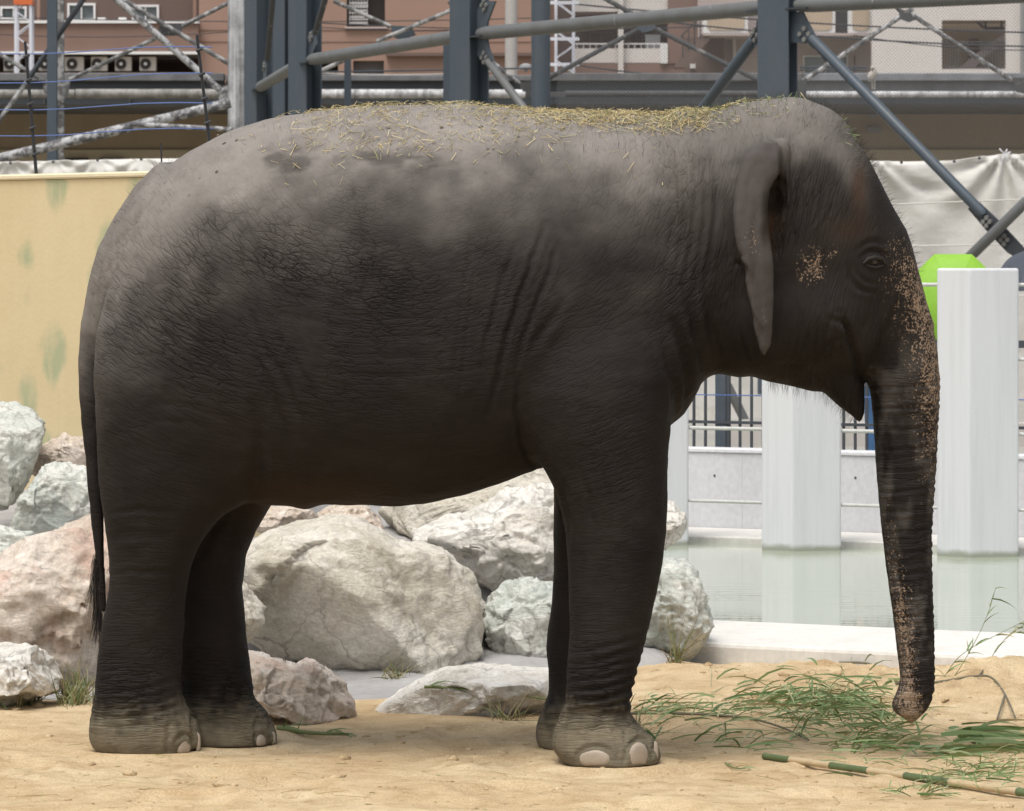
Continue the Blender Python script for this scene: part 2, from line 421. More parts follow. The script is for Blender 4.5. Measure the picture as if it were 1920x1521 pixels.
for q_ in range(16):                                            # trampled hollows
    fx_, fy_ = rng.uniform(-1.9, 1.9), rng.uniform(14.4, 17.2); d_ = np.hypot((pt[:, 0]-fx_)/1.0, (pt[:, 1]-fy_)/1.3)+.03*vnoise(pt*9, 60+q_)
    z += -.014*sstep(.19, .12, d_)+.009*np.exp(-((d_-.21)/.04)**2)
z += .010*rid*sstep(15.4, 14.6, pt[:, 1])
for (px, py, r) in ((270,1405,.17),(1135,1430,.17),(435,1395,.16),(1090,1400,.16)):     # sand pressed flat round each foot
    Y = gy(py); X = (px-960)*Y/FPX; d = np.hypot(pt[:, 0]-X, pt[:, 1]-Y); k = sstep(r*2.0, r*1.15, d)
    z = z*(1-k)+(-.002+.014*np.exp(-((d-r*1.5)/.05)**2))*k
z = np.where(np.hypot(pt[:, 0]*0, 0) == 0, z, z)
inp = dk > .35
z = np.where(inp & (pt[:, 0] > -1.5), -.72, z)
nx_, ny_ = len(gx), len(gyv)
ii = np.arange(nx_*ny_).reshape(nx_, ny_)
F = np.stack([ii[:-1, :-1].ravel(), ii[1:, :-1].ravel(), ii[1:, 1:].ravel(), ii[:-1, 1:].ravel()], 1)
so_ = mesh_obj('sand', np.stack([pt[:, 0], pt[:, 1], z], 1), F, M['sand'], smooth=True); tag(so_, kind='structure')

def lbox(mb, Y0, s0, s1, t0, t1, z0, z1):
    c = LP(Y0, (s0+s1)/2, (t0+t1)/2, (z0+z1)/2)
    return mb.box(c, (s1-s0, t1-t0, z1-z0), Matrix((UA, UB, (0, 0, 1))).transposed())
kw = (KB-KF)*UB.y
k = MB(); lbox(k, KF, -.1, 9, 0, kw, -.7, .10)
kerb = k.build('pond_kerb', M['white_concrete'], bevel=.018, seg=2, origin=LP(KF, 1.5)); tag(kerb, 'low broad white concrete kerb between the sand and the pond', 'kerb')
w = MB(); w.add([LP(KF, -4, kw-.05, -.04), LP(KF, 16, kw-.05, -.04), LP(WF, 16, -.2, -.04), LP(WF, -4, -.2, -.04)], [(0, 1, 2, 3)])
tag(w.build('pond_water', M['pond_water'], origin=LP(KF, 4, 4, -.04)), kind='structure')
w = MB(); lbox(w, WF, -8, 18, .2, 60, -.8, 0.0)
tag(w.build('walkway', M['walkway'], origin=LP(WF, 2, 20)), kind='structure')

# rail wall, coping and posts ---------------------------------------------
rw = empty('pond_wall', LP(WF, s_at(1600, WF)), "low white concrete wall with a ledge along the far side of the pond", "wall")
s0, s1 = s_at(700, WF), s_at(2300, WF)
cw = .84
edges = [s0]
x = s_at(1278, WF)
for sgm in (s_at(1003, WF), s_at(1391.5, WF), s_at(1780, WF), s_at(2168, WF)):
    edges.append(sgm)
edges.append(s1)
for a, b in zip(edges[:-1], edges[1:]):
    m = MB(); lbox(m, WF, a+.0004, b-.0004, 0, .2, 0, .50); m.build('wall_panel', M['wall_paint'], rw, bevel=.001)
m = MB(); lbox(m, WF, s0, s1, -.012, .215, .502, .53); m.build('wall_cap', M['white_paint'], rw, bevel=.006)
m = MB(); lbox(m, WF, s0, s1, -cw, -.003, -.8, .002); m.build('ledge', M['white_concrete'], rw, bevel=.01)
for px, py in ((1340, 892), (1604, 896)):
    Y = WF/(1+MR*(px-960)/FPX); p = at(px, py, Y)
    m = MB(); m.tube([p-UB*.004, p+UB*.02], .008, 10); m.build('tie_hole', M['rail_paint'], rw)
post_pts = [(-.18, .18), (0, 0), (.315, .10), (.315, .34), (.165, .45), (-.135, .38)]
post_names = [(1199, "white concrete post just right of the elephant's front legs, mostly hidden"),
              (1484, "white concrete post standing in the pond under the elephant's chin"),
              (1815.6, "white concrete post standing in the pond to the right of the trunk")]
PSP = (s_at(1815.6, PL)-s_at(1484, PL))
for i, (px, lab) in enumerate(post_names):
    sp = s_at(px, PL)
    c = LP(PL, sp); 
    # origin at the water line, footprint turned with its arris to the viewer
    r_ = empty('pond_post', c, lab, 'post', 'white posts along the pond')
    r_.location.z = -.04
    P2 = [Vector((c.x+x, c.y+y-.05, 0)) for x, y in post_pts]
    m = MB(); n = len(P2)
    for z0_, z1_ in ((-.8, 1.73),):
        m = MB(); m.add([p+Vector((0, 0, z0_)) for p in P2]+[p+Vector((0, 0, z1_)) for p in P2],
          [tuple(range(n-1, -1, -1)), tuple(range(n, 2*n))]+[(i_, (i_+1) % n, n+(i_+1) % n, n+i_) for i_ in range(n)])
        m.build('shaft', M['post_paint'], r_, bevel=.014, seg=2)
def rope(p0, p1, r, pitch=.07, strands=6, seg=26, sag=.0):
    p0, p1 = Vector(p0), Vector(p1); L = (p1-p0).length; t = (p1-p0).normalized()
    n = max(24, int(L/pitch*10)); u = Vector((0, 0, 1)); v = t.cross(u); V = []; F = []; k_ = 18
    for i in range(n+1):
        c = p0+(p1-p0)*(i/n)+Vector((0, 0, -sag*4*(i/n)*(1-i/n))); tw = 2*math.pi*(i/n*L/pitch)/strands*1.0
        for q in range(k_):
            a = 2*math.pi*q/k_; rr = r*(.86+.14*abs(math.cos(strands/2*(a-tw))))
            V.append(c+(u*math.cos(a)+v*math.sin(a))*rr)
    for i in range(n):
        for q in range(k_): F.append((i*k_+q, i*k_+(q+1) % k_, (i+1)*k_+(q+1) % k_, (i+1)*k_+q))
    return V, F
for zc, r, lab in ((.245, .011, "lowest twisted steel cable running in front of the white wall"),
                   (.71, .0125, "twisted steel cable crossing in front of the dark railing bars"),
                   (1.17, .0125, "twisted steel cable behind the elephant's head and trunk"),
                   (1.628, .0125, "topmost twisted steel cable crossing the lime green umbrella")):
    V, F = rope(LP(PL, s_at(1000, PL), .23, zc), LP(PL, s_at(2150, PL), .23, zc), r)
    tag(mesh_obj('wire_rope', V, F, M['rope_steel'], None, True, origin=LP(PL, s_at(1575, PL), .08, zc)), lab, 'cable', 'cables strung through the white posts')

# railing behind the wall --------------------------------------------------
RL = 32.4
rl = empty('bar_railing', LP(RL, s_at(1600, RL)), "dark grey bar railing standing behind the low white wall", "railing")
bar = None
for px in np.arange(1150, 2040, 21.6):
    sp = s_at(px, RL); c = LP(RL, sp, 0, 0)
    if bar is None:
        m = MB(); m.beam(c+Vector((0, 0, .10)), c+Vector((0, 0, 1.2)), .016, .016, up=UB); bar = m.build('bar', M['rail_paint'], rl, origin=c)
    else:
        o = bar.copy(); COL.objects.link(o); o.parent = rl; o.location = c-Vector(rl.location)
for px in (1030, 1352, 1700, 2020):
    c = LP(RL, s_at(px, RL), .03); m = MB(); m.beam(c, c+Vector((0, 0, 1.24)), .085, .085, up=UB); m.build('rail_post', M['steel_blue'], rl, bevel=.006)
for z0, h in ((1.2, .05), (.06, .04), (.66, .02)):
    m = MB(); m.beam(LP(RL, s_at(1020, RL), 0, z0+(.02 if z0 > 1 else 0)), LP(RL, s_at(2060, RL), 0, z0+(.02 if z0 > 1 else 0)), .04, h); m.build('top_rail' if z0 > 1 else 'cross_rail', M['rail_paint'], rl)
m = MB(); m.tube([LP(RL, s_at(1000, RL), -.05, .85), LP(RL, s_at(2060, RL), -.05, .85)], .004, 6); m.build('blue_line', M['blue_wire'], rl)

# low block kerb and weeds behind the railing
m = MB(); m.box2((2.0, 44.0, -.2), (7.5, 44.5, .22)); tag(m.build('concrete_kerb', M['concrete_pole'], origin=(4.5, 44.2, 0)), "long grey concrete kerb behind the railing under the tarp", "kerb")
# ------------------------------------------------------------------ yellow wall with its painted mural
def wall_between(mb, a, b, z0, z1, th):
    a, b = Vector(a), Vector(b); t = (b-a).normalized(); n = Vector((t.y, -t.x, 0))
    M3 = Matrix((t, n, (0, 0, 1))).transposed(); c = (a+b)/2-n*th/2*(-1 if n.y > 0 else 1); c.z = (z0+z1)/2
    return mb.box(c, ((b-a).length, th, z1-z0), M3)
ya = at(-260, 500, 22.9); yb = at(430, 500, 20.75)
yw = empty('painted_wall', ((ya.x+yb.x)/2, (ya.y+yb.y)/2, 0), "yellow concrete wall with a faded green leaf mural behind the elephant's rump", "wall")
m = MB(); wall_between(m, ya, yb, -.5, 2.155, .25); m.build('wall', M['mural_yellow'], yw)
m = MB(); wall_between(m, ya+(ya-yb).normalized()*.02-Vector((0, .02, 0)), yb-Vector((0, .02, 0)), 2.157, 2.185, .30); m.build('coping', M['cream_paint'], yw, bevel=.008)

# wire fence on the wall
ef = empty('wire_fence', at(200, 322, 22.3), "thin black poles carrying blue wires along the top of the yellow wall", "wire fence")
def yline(px):
    u0 = (px-960)/FPX; d = yb-ya; k = (u0*ya.y-ya.x)/(d.x-u0*d.y); return (ya+d*k).y+.12
poles = [((47, 78), (68, 330)), ((369, 66), (399, 330))]
for (a, b) in poles:
    Y = yline(b[0]); p0, p1 = at(*a, Y), at(*b, Y); p1.z = 2.186
    m = MB(); m.tube([p1, p0], [.0085, .007], 8); m.build('pole', M['black_plastic'], ef)
    for k_ in (.12, .3, .48, .66, .86):
        q = p0.lerp(p1, k_); m = MB(); m.tube([q+Vector((-.012, -.01, 0)), q+Vector((.016, -.012, .012))], .008, 8); m.build('insulator', M['black_plastic'], ef)
for (yl, yr) in ((101, 88), (156, 137), (206, 193), (255, 241)):
    m = MB(); pts = []
    for px in np.linspace(-150, 398, 9):
        py = yl+(yr-yl)*px/380+3*math.sin(px/60); pts.append(at(px, py, yline(px)-.015))
    m.tube(pts, .0028, 5); m.build('wire', M['blue_wire'], ef)
# junction box on a rod at the end of the wall
jb = empty('junction_box', at(304, 322, 22.0), "small grey box on a thin rod above the yellow wall", "box")
m = MB(); p = at(312, 313, 22.0); m.box(p, (.07, .06, .045)); m.build('casing', M['worn_grey'], jb, bevel=.004)
m = MB(); m.tube([at(303, 305, 22.0), at(302, 268, 22.0)], .004, 6); m.build('rod', M['black_plastic'], jb)

# ------------------------------------------------------------------ hanging tarps
def tarp(name, pxs, top, bot, Y, label, cat, knots, sags, seed, hem=(), nx=150, nz=60, m_=0.0):
    r_ = empty(name, at((pxs[0]+pxs[1])/2, 500, Y), label, cat, 'pale tarps hung behind the enclosure'); r_.location.z = 0
    us = np.linspace(pxs[0], pxs[1], nx); vs = np.linspace(0, 1, nz); V = []
    tx, ty = zip(*top)
    for v in vs:
        for u in us:
            yt = np.interp(u, tx, ty); y = yt+(bot-yt)*v; d = 0
            for (kx, st) in knots:                                       # folds radiating from where it is tied
                a = math.atan2(u-kx, (y-np.interp(kx, tx, ty))+6); rr = math.hypot(u-kx, y-np.interp(kx, tx, ty))
                d += st*math.sin(a*11+kx)*min(1, rr/30)*math.exp(-rr/150.)
            for (cx, wx, dy, st) in sags:
                q = y-np.interp(u, tx, ty)-dy*(1-((u-cx)/wx)**2)
                d += st*math.exp(-(q/9.0)**2)*math.exp(-((u-cx)/wx)**4)
            P0 = at(u, y, Y); V.append((P0.x, Y-d*.1+m_*(u-pxs[0]), P0.z))
    V = np.array(V); V[:, 1] -= .06*fbm(np.stack([V[:, 0]*.9, V[:, 2]*.5, V[:, 0]*0+seed], 1), 4, seed)
    ii = np.arange(nx*nz).reshape(nz, nx)
    F = np.stack([ii[:-1, :-1].ravel(), ii[:-1, 1:].ravel(), ii[1:, 1:].ravel(), ii[1:, :-1].ravel()], 1)
    o = mesh_obj('sheet', V, F, M['tarp_cloth'], r_, True)
    so2 = o.modifiers.new('solid', 'SOLIDIFY'); so2.thickness = .012; so2.offset = 1
    return r_
tr = tarp('tarp', (1540, 2120), [(1540,300),(1640,302),(1700,303),(1790,301),(1850,293),(1883,288),(1925,290),(2000,298),(2120,290)], 800, 66,
          "pale canvas tarp tied up behind the braces on the right", "tarp", ((1640,.5),(1883,.9),(2120,.5)), ((1762,120,38,.5),(1762,120,70,.35),(2000,100,30,.4)), 3)
tm = tarp('tarp', (1180, 1538), [(1180,298),(1300,303),(1420,300),(1538,301)], 800, 66.3,
          "lower pale tarp seen through the railing bars under the elephant's neck", "tarp", ((1300,.8),(1420,.7)), ((1360,60,60,.6),), 5, nx=80)
tl_ = tarp('tarp', (-160, 470), [(-160,310),(0,304),(90,302),(240,298),(330,297),(470,296)], 420, 66.6,
           "pale grey tarp strip showing above the yellow wall", "tarp", ((20,.35),(100,.35),(183,.35),(265,.35)), (), 9, nx=120, nz=30)
for root_, pts in ((tr, ((1690,305),(1789,303),(1836,297),(1960,297))), (tl_, ((20,306),(100,304),(183,301),(265,299)))):
    for (x, y) in pts:
        p = at(x, y, 65.8); m = MB(); m.tube([p, p+Vector((0, -.03, 0))], .022, 8); m.build('eyelet', M['rail_paint'], root_)
p = at(1883, 288, 65.7); m = MB()
for dx, dz in ((-.07, .07), (.04, .06), (.06, -.12), (-.03, -.14), (.09, .02)): m.tube([p, p+Vector((dx*.6, -.02, dz*.5)), p+Vector((dx, 0, dz))], .010, 6)
m.build('tie_cord', M['lattice_white'], tr)
for (y0, y1) in ((385, 377), (463, 459), (560, 556)):
    m = MB(); m.tube([at(x, y0+(y1-y0)*(x-1640)/200, 65.72) for x in np.linspace(1560, 2100, 12)], .011, 6); m.build('seam', M['tarp_cloth'], tr)
# prop behind the railing
m = MB(); m.tube([at(1330, 655, 64), at(1400, 795, 64)], .065, 12); tag(m.build('prop_pipe', M['steel_pipe'], origin=at(1400, 795, 64)), "slanting grey pipe prop seen between the railing bars", "pipe")

# ------------------------------------------------------------------ the blue-grey steel ring frame
HZ = 3.55                                            # ring pipe height above the eye
sf = empty('steel_frame', (0, 70, 0), "blue-grey steel ring frame of columns, pipes and bolted braces behind the elephant", "steel frame")
ringpx = [(485,165),(572,114),(880,65),(1458,12)]
RC = []
for px, py in ringpx:
    Y = FPX*HZ/(HOR-py); RC.append(Vector(((px-960)*Y/FPX, Y, 0)))
d5 = Vector((1, -.84, 0)).normalized(); RC.append(RC[3]+d5*9.0)
def on_ring(i, px, py, off=0):
    """point of the frame's panel i (between column i and i+1) seen at that pixel"""
    a, b = RC[i], RC[i+1]; d = b-a; u = (px-960)/FPX; k_ = (u*a.y-a.x)/(d.x-u*d.y); Y = a.y+d.y*k_
    return at(px, py, Y+off)
def hcol(c, w, d, th, ztop, name='column', mat='steel_blue'):
    ct, stn = math.cos(R(th)), math.sin(R(th)); ux = Vector((ct, -stn, 0)); uy = Vector((stn, ct, 0)); Mx = Matrix((ux, uy, (0, 0, 1))).transposed()
    m = MB()
    for k_ in (-1, 1): m.box(c+uy*(k_*(d/2-.016))+Vector((0, 0, ztop/2)), (w, .032, ztop), Mx)
    m.box(c+Vector((0, 0, ztop/2)), (.03, d-.066, ztop), Mx)
    return m.build(name, M[mat], sf, origin=c, bevel=.004)
for c, w, d, th in ((RC[0], .42, .42, 52), (RC[1], .43, .40, 42), (RC[2], .43, .43, 44), (RC[3], .44, .44, 20), (RC[4], .44, .44, 5)):
    hcol(c, w, d, th, 12)
hcol(at(528, 500, 94)*Vector((1, 1, 0)) if False else Vector((at(528, 500, 94).x, 94, 0)), .33, .3, 30, 12)
for px, Y in ((652, 80), (838, 73)):                 # thin props under the pipe
    c = at(px, 500, Y); zt = EYE+(HOR-(100 if px < 700 else 84))*Y/FPX
    m = MB(); m.beam(Vector((c.x, Y, 0)), Vector((c.x, Y, zt)), .12, .12, up=(0, 1, 0)); m.build('prop', M['steel_blue'], sf, bevel=.004)
ZP = EYE+HZ
for i in range(4):
    a, b = RC[i].copy(), RC[i+1].copy(); a.z = b.z = ZP; t_ = (b-a).normalized(); off = .32
    p0, p1 = a+t_*off, b-t_*off
    m = MB(); m.tube([p0, p0+t_*.12, p0+t_*.3, p1-t_*.3, p1-t_*.12, p1], [.075, .095, .105, .105, .095, .075], 20)
    pipe = m.build('ring_pipe', M['steel_pipe'], sf, smooth=True)
    n_ = Vector((-t_.y, t_.x, 0))
    for q in (p0-t_*.05, p1+t_*.05):
        m = MB(); Mx = Matrix((t_, n_, (0, 0, 1))).transposed(); m.box(q-Vector((0, 0, .05)), (.62, .3, .022), Mx); m.build('bearing_plate', M['steel_dark'], sf)
    for fr in (.16, .52, .84):
        q = p0.lerp(p1, fr); m = MB(); m.tube([q-t_*.008, q+t_*.008], .1075, 20); m.build('weld_ring', M['worn_grey'], pipe, smooth=True)
def bolts(c, ux, uz, sp, n_, parent, r_=.034, name='bolt'):
    for (a, b) in ((-1, 0), (0, 1), (1, 0), (0, -1)):
        q = c+ux*sp*a+uz*sp*b+n_*.02
        m = MB(); m.tube([q, q+n_*.035], r_, 6); m.build(name, M['bolt_steel'], parent)
def gusset(i, poly, boltpx, th=.03, off=0, mat='steel_blue', sp=.075):
    P3 = [on_ring(i, x, y, off) for x, y in poly]; n_ = (P3[1]-P3[0]).cross(P3[2]-P3[0]).normalized()
    if n_.y > 0: n_ = -n_
    m = MB(); m.prism(P3, n_, th); gp = m.build('gusset_plate', M[mat], sf)
    t_ = (RC[i+1]-RC[i]).normalized()
    for (x, y) in boltpx: bolts(on_ring(i, x, y, off), t_, Vector((0, 0, 1)), sp, n_, gp)
def brace(i, a, b, r0, r1=None, off=0, mat='steel_blue', cap=True):
    p0, p1 = on_ring(i, *a, off), on_ring(i, *b, off); t_ = (p1-p0).normalized()
    m = MB(); m.tube([p0, p0+t_*.06, p1-t_*.06, p1], [r0*.6, r0, r1 or r0, (r1 or r0)*.6], 16); return m.build('brace', M[mat], sf, smooth=True)
# panel right of the last column (3), left of it (2), and so on
gusset(3, [(1478,22),(1506,22),(1534,76),(1527,92),(1516,82),(1498,80),(1480,80)], [(1511,64)])
gusset(3, [(1512,62),(1522,58),(1562,104),(1548,116)], [], off=.03, mat='steel_dark')
brace(3, (1518,68), (1846,404), .072)
gusset(3, [(1829,374),(1838,381),(1873,414),(1912,456),(1930,476),(1920,492),(1890,474),(1852,434),(1816,392)], [(1853,416),(1886,450)], off=.02, mat='steel_dark', sp=.052)
brace(3, (1930,372), (1808,492), .072, off=-.14, mat='steel_pipe')
gusset(2, [(1424,28),(1414,66),(1406,74),(1412,88),(1424,84)], [(1419,66)], sp=.07)
brace(2, (1414,74), (1302,226), .078)
gusset(2, [(905,2),(930,2),(914,44),(912,66),(918,92),(926,112),(912,118),(896,104),(896,20)], [(911,10),(911,108)], sp=.07)
brace(2, (913,112), (990,214), .062, mat='steel_pipe')
brace(1, (618,-30), (590,66), .052, mat='worn_dark')
gusset(1, [(583,58),(592,54),(594,84),(586,104),(580,112)], [(586,70)], sp=.06)
brace(0, (514,-30), (501,116), .055, mat='worn_dark')
gusset(0, [(496,112),(502,112),(501,140),(498,160),(494,158)], [(498,126)], sp=.06)

# ------------------------------------------------------------------ older weathered bracing in front of the viaduct
VB = 104.0
ob_ = empty('weathered_bracing', (at(260, 500, VB).x, VB, 0), "old flaking grey steel bracing with crossed rods in front of the viaduct", "steel bracing")
def vcol(x0, x1, Y, mat, name='column', ztop=14, round_=False):
    c = at((x0+x1)/2, 500, Y); w = (x1-x0)*Y/FPX
    m = MB()
    if round_: m.tube([(c.x, Y, 0), (c.x, Y, ztop)], w/2, 24)
    else:
        for k_ in (-1, 1): m.box((c.x, Y+k_*(w/2-.02), ztop/2), (w, .04, ztop))
        m.box((c.x, Y, ztop/2), (.04, w-.09, ztop))
    return m.build(name, M[mat], ob_, smooth=round_)
vcol(89, 107, VB-1, 'steel_blue'); vcol(107, 120, VB+.4, 'worn_grey')
vcol(427, 469, VB-2, 'galvanised', round_=True); vcol(996, 1032, VB-1, 'steel_blue', round_=True)
def rod(a, b, px_w, mat, Y=VB, name='rod'):
    p0, p1 = at(*a, Y), at(*b, Y); m = MB(); m.tube([p0, p1], px_w*Y/FPX/2, 12); return m.build(name, M[mat], ob_, smooth=True)
rod((-30,84), (82,152), 8, 'worn_grey', VB+.1); rod((130,150), (296,70), 8, 'worn_grey', VB+.1); rod((430,5), (328,56), 8, 'worn_grey', VB+.1)
rod((222,-6), (430,120), 9, 'worn_grey', VB-.2); rod((200,-18), (416,172), 13, 'worn_white', VB-.8)
rod((160,-6), (52,150), 10, 'steel_dark', VB-.5); rod((56,146), (-6,232), 9, 'worn_grey', VB-.6)
rod((-20,302), (432,193), 19, 'worn_white', VB-2.6, 'raking_pipe')
rod((244,233), (470,245), 9, 'worn_white', VB-3, 'raking_pipe')
rod((1008,158), (1206,50), 9, 'worn_dark', VB+.2); rod((1420,150), (1216,48), 9, 'worn_dark', VB+.1); rod((1128,-6), (1204,36), 9, 'worn_dark', VB+.1)
rod((626,2), (732,50), 8, 'worn_grey', VB); rod((850,18), (706,78), 8, 'worn_grey', VB-.2); rod((600,134), (720,78), 8, 'worn_grey', VB+.1)
rod((922,116), (980,162), 8, 'worn_white', VB); rod((842,2), (862,30), 8, 'worn_grey', VB)
rod((1506,152), (1712,16), 9, 'worn_white', VB); rod((1704,24), (1908,158), 9, 'worn_white', VB+.2); rod((1676,8), (1706,40), 8, 'worn_dark', VB+.1)
def plate(poly, mat, Y=VB, name='gusset_plate'):
    m = MB(); m.prism([at(x, y, Y) for x, y in poly], (0, -1, 0), .05); return m.build(name, M[mat], ob_)
plate([(300,48),(340,44),(342,58),(332,66),(308,68),(296,60)], 'worn_dark', VB-.05)
plate([(80,150),(132,150),(128,178),(118,192),(104,192),(82,172)], 'worn_grey', VB+.15)
plate([(732,48),(772,52),(780,66),(752,76),(738,70)], 'steel_blue', VB-.05)
plate([(1192,40),(1232,42),(1226,56),(1206,62),(1194,52)], 'steel_blue', VB-.05)
plate([(1684,18),(1706,20),(1716,38),(1704,42),(1688,36)], 'worn_dark', VB-.05)
plate([(406,165),(428,160),(428,192),(412,190)], 'worn_grey', VB-.1)
plate([(975,155),(998,152),(998,172),(980,172)], 'worn_dark', VB-.1)
plate([(1898,146),(1930,146),(1930,178),(1904,172)], 'worn_dark', VB-.1)
plate([(1496,150),(1512,150),(1512,180),(1498,182)], 'worn_dark', VB-.1)

# ------------------------------------------------------------------ railway viaduct
VY = 110.0
va = empty('viaduct', (0, VY+4, 0), "dark concrete railway viaduct with a long pipe along its edge above a brown wall", "viaduct")
def zrow(py, Y): return EYE+(HOR-py)*Y/FPX
def pspan(mb, x0, y0, x1, y1, Y, th):
    a, b = at(x0, y0, Y), at(x1, y1, Y); return mb.box2((min(a.x, b.x), Y, min(a.z, b.z)), (max(a.x, b.x), Y+th, max(a.z, b.z)))
seg = [(-900, 420), (423, 1010), (1013, 1505), (1508, 2900)]
for i, (a, b) in enumerate(seg):
    m = MB(); pspan(m, a, 137 if i != 1 else 141, b, 152, VY+.25, .5); m.build('parapet', M['parapet_light' if i == 3 else 'parapet'], va, bevel=.02)
    m = MB(); pspan(m, a, 153, b, 170, VY+.45, .5); m.build('edge_beam', M['parapet_light' if i == 3 else 'girder'], va)
m = MB(); pspan(m, -900, 182, 2900, 196, VY+.5, .6); m.build('girder', M['girder'], va)
for x in range(-880, 2900, 160):
    m = MB(); pspan(m, x, 183, x+5, 195.5, VY+.42, .1); m.build('stiffener', M['girder'], va)
zt = zrow(160, VY); m = MB(); m.box2((-40, VY+1.2, zrow(196, VY)), (40, VY+22, zt)); m.build('deck', M['parapet'], va)
for a, b, mt, r_ in ((-900, 140, 'pipe_dirty', 8), (142, 430, 'pipe_dirty', 9), (470, 855, 'pipe_white', 8.5), (857, 985, 'pipe_white', 8), (1060, 1440, 'worn_dark', 6), (1512, 1900, 'pipe_white', 6), (1902, 2900, 'pipe_white', 6)):
    m = MB(); y_ = 176 if a < 1500 else 177
    m.tube([at(a, y_, VY), at(b, y_, VY)], r_*VY/FPX, 16); m.build('drain_pipe', M[mt], va, smooth=True)
m = MB(); pspan(m, -900, 190, 2900, 640, VY+7.0, .5); m.build('back_wall', M['underpass_wall'], va)
m = MB(); pspan(m, -900, 281, 2900, 640, VY+6.9, .08); m.build('wall_base', M['underpass_base'], va)
for x0, y0, x1, y1, mt in ((1626,239,1652,249,'shutter_grey'),(1630,214,1646,219,'shutter_grey'),(122,297,165,304,'dark_recess'),(186,297,232,304,'dark_recess')):
    m = MB(); pspan(m, x0, y0, x1, y1, VY+6.7, .18); m.build('wall_box', M[mt], va)
# low handrail on top
for y_ in (126, 131):
    m = MB(); m.tube([at(1500, y_, VY+.8), at(1625, y_, VY+.8)], .025, 6); m.build('handrail', M['rail_paint'], va)
m = MB(); m.tube([at(560, 136, VY+.8), at(1000, 128, VY+.8)], .02, 6); m.build('handrail', M['rail_paint'], va)

# grey heron resting on the viaduct edge
hr = empty('heron', at(1638, 168, VY+.2), "small grey heron standing hunched on the viaduct edge on the right", "bird")
def ell(mb, c, r3, rot=(0, 0, 0), n=14, k_=9):
    from mathutils import Euler
    E = Euler(rot).to_matrix(); V = []; F = []
    for i in range(k_+1):
        a = math.pi*i/k_
        for j in range(n):
            b = 2*math.pi*j/n; V.append(Vector(c)+E @ Vector((r3[0]*math.sin(a)*math.cos(b), r3[1]*math.sin(a)*math.sin(b), r3[2]*math.cos(a))))
    for i in range(k_):
        for j in range(n): F.append((i*n+j, (i+1)*n+j, (i+1)*n+(j+1) % n, i*n+(j+1) % n))
    return mb.add(V, F)
hb = at(1637, 142, VY); q = VY/FPX
m = MB(); m.tube([hb+Vector((-6*q, .02, -12*q)), hb+Vector((-5*q, 0, -4*q)), hb+Vector((-1*q, 0, 3*q)), hb+Vector((2.5*q, -.02, 9*q)), hb+Vector((1*q, -.03, 12*q)), hb+Vector((-.5*q, -.05, 14*q))], [1.5*q, 6.5*q, 7.5*q, 5*q, 3.4*q, 3.0*q], 14)
ell(m, hb+Vector((-1.5*q, -.06, 14.5*q)), (4*q, 3*q, 2.6*q), n=12)
m.build('body', M['ac_casing'], hr, smooth=True)
m = MB(); ell(m, hb+Vector((-5*q, -.02, -2*q)), (4*q, 5*q, 11*q), (0, .3, 0)); m.build('wing', M['shutter_grey'], hr, smooth=True)
m = MB(); m.tube([hb+Vector((-2*q, -.10, 14*q)), hb+Vector((-1*q, -.16, 7*q))], [1.3*q, .3*q], 8); m.build('beak', M['rail_paint'], hr, smooth=True)
for dx in (-1.5, 3.0):
    m = MB(); m.tube([hb+Vector((dx*q, 0, -8*q)), hb+Vector((dx*q, .02, -26*q))], .9*q, 6); m.build('leg', M['ac_casing'], hr)

# ------------------------------------------------------------------ masts, pole and wires along the line
def lattice(px0, px1, ytop, ybot, Y, lab, band=None, legs=2, extra=False):
    a, b = at(px0, ytop, Y), at(px1, ybot, Y); r_ = empty('lattice_mast', ((a.x+b.x)/2, Y, b.z), lab, 'mast', 'lattice masts along the railway')
    lw = 5.2*Y/FPX; dep = (b.x-a.x)
    for x in (a.x+lw/2, b.x-lw/2):
        for yy in (Y, Y+dep):
            m = MB(); m.box2((x-lw/2, yy-lw/2, b.z), (x+lw/2, yy+lw/2, a.z)); m.build('leg', M['lattice_white'], r_)
    step = dep*.72; n = int((a.z-b.z)/step)
    for yy in (Y, Y+dep):
        m = MB()
        for i in range(n):
            z0 = b.z+i*step; x0, x1 = (a.x, b.x) if i % 2 else (b.x, a.x)
            m.beam((x0, yy-lw*.3, z0), (x1, yy-lw*.3, z0+step), .02, lw*.42, up=(0, 0, 1))
        m.build('lacing', M['lattice_white'], r_)
    if band:
        m = MB(); p, p2 = at(px0-1, band[0], Y), at(px1+1, band[1], Y); m.box2((p.x, Y-lw, p2.z), (p2.x, Y+dep+lw, p.z)); m.build('warning_band', M['orange_paint'], r_)
    return r_
lattice(27, 60, -40, 138, VY+5, "white lattice mast with an orange band at the far left", (-1, 9))
lm = lattice(1040, 1078, -40, 138, VY+5, "white lattice mast between the brown flats and the balconies")
for y_ in (2, 70, 118):
    m = MB(); pspan(m, 1030, y_, 1086, y_+6, VY+4.7, .1); m.build('cross_arm', M['lattice_white'], lm)
c = at(958.5, 138, VY+6); m = MB(); m.tube([(c.x, c.y, c.z-.5), (c.x, c.y, c.z+3)], 11.5*c.y/FPX, 20)
tag(m.build('utility_pole', M['concrete_pole'], smooth=True, origin=(c.x, c.y, c.z)), "beige concrete utility pole in front of the brown flats", "pole")
c = at(986, 136, VY+3); vt = empty('vent_hood', c, "small grey vent hood on the viaduct beside the concrete pole", "vent"); q = c.y/FPX
m = MB(); m.box(c+Vector((0, 0, 5*q)), (5*q, 5*q, 10*q)); m.build('neck', M['shutter_grey'], vt)
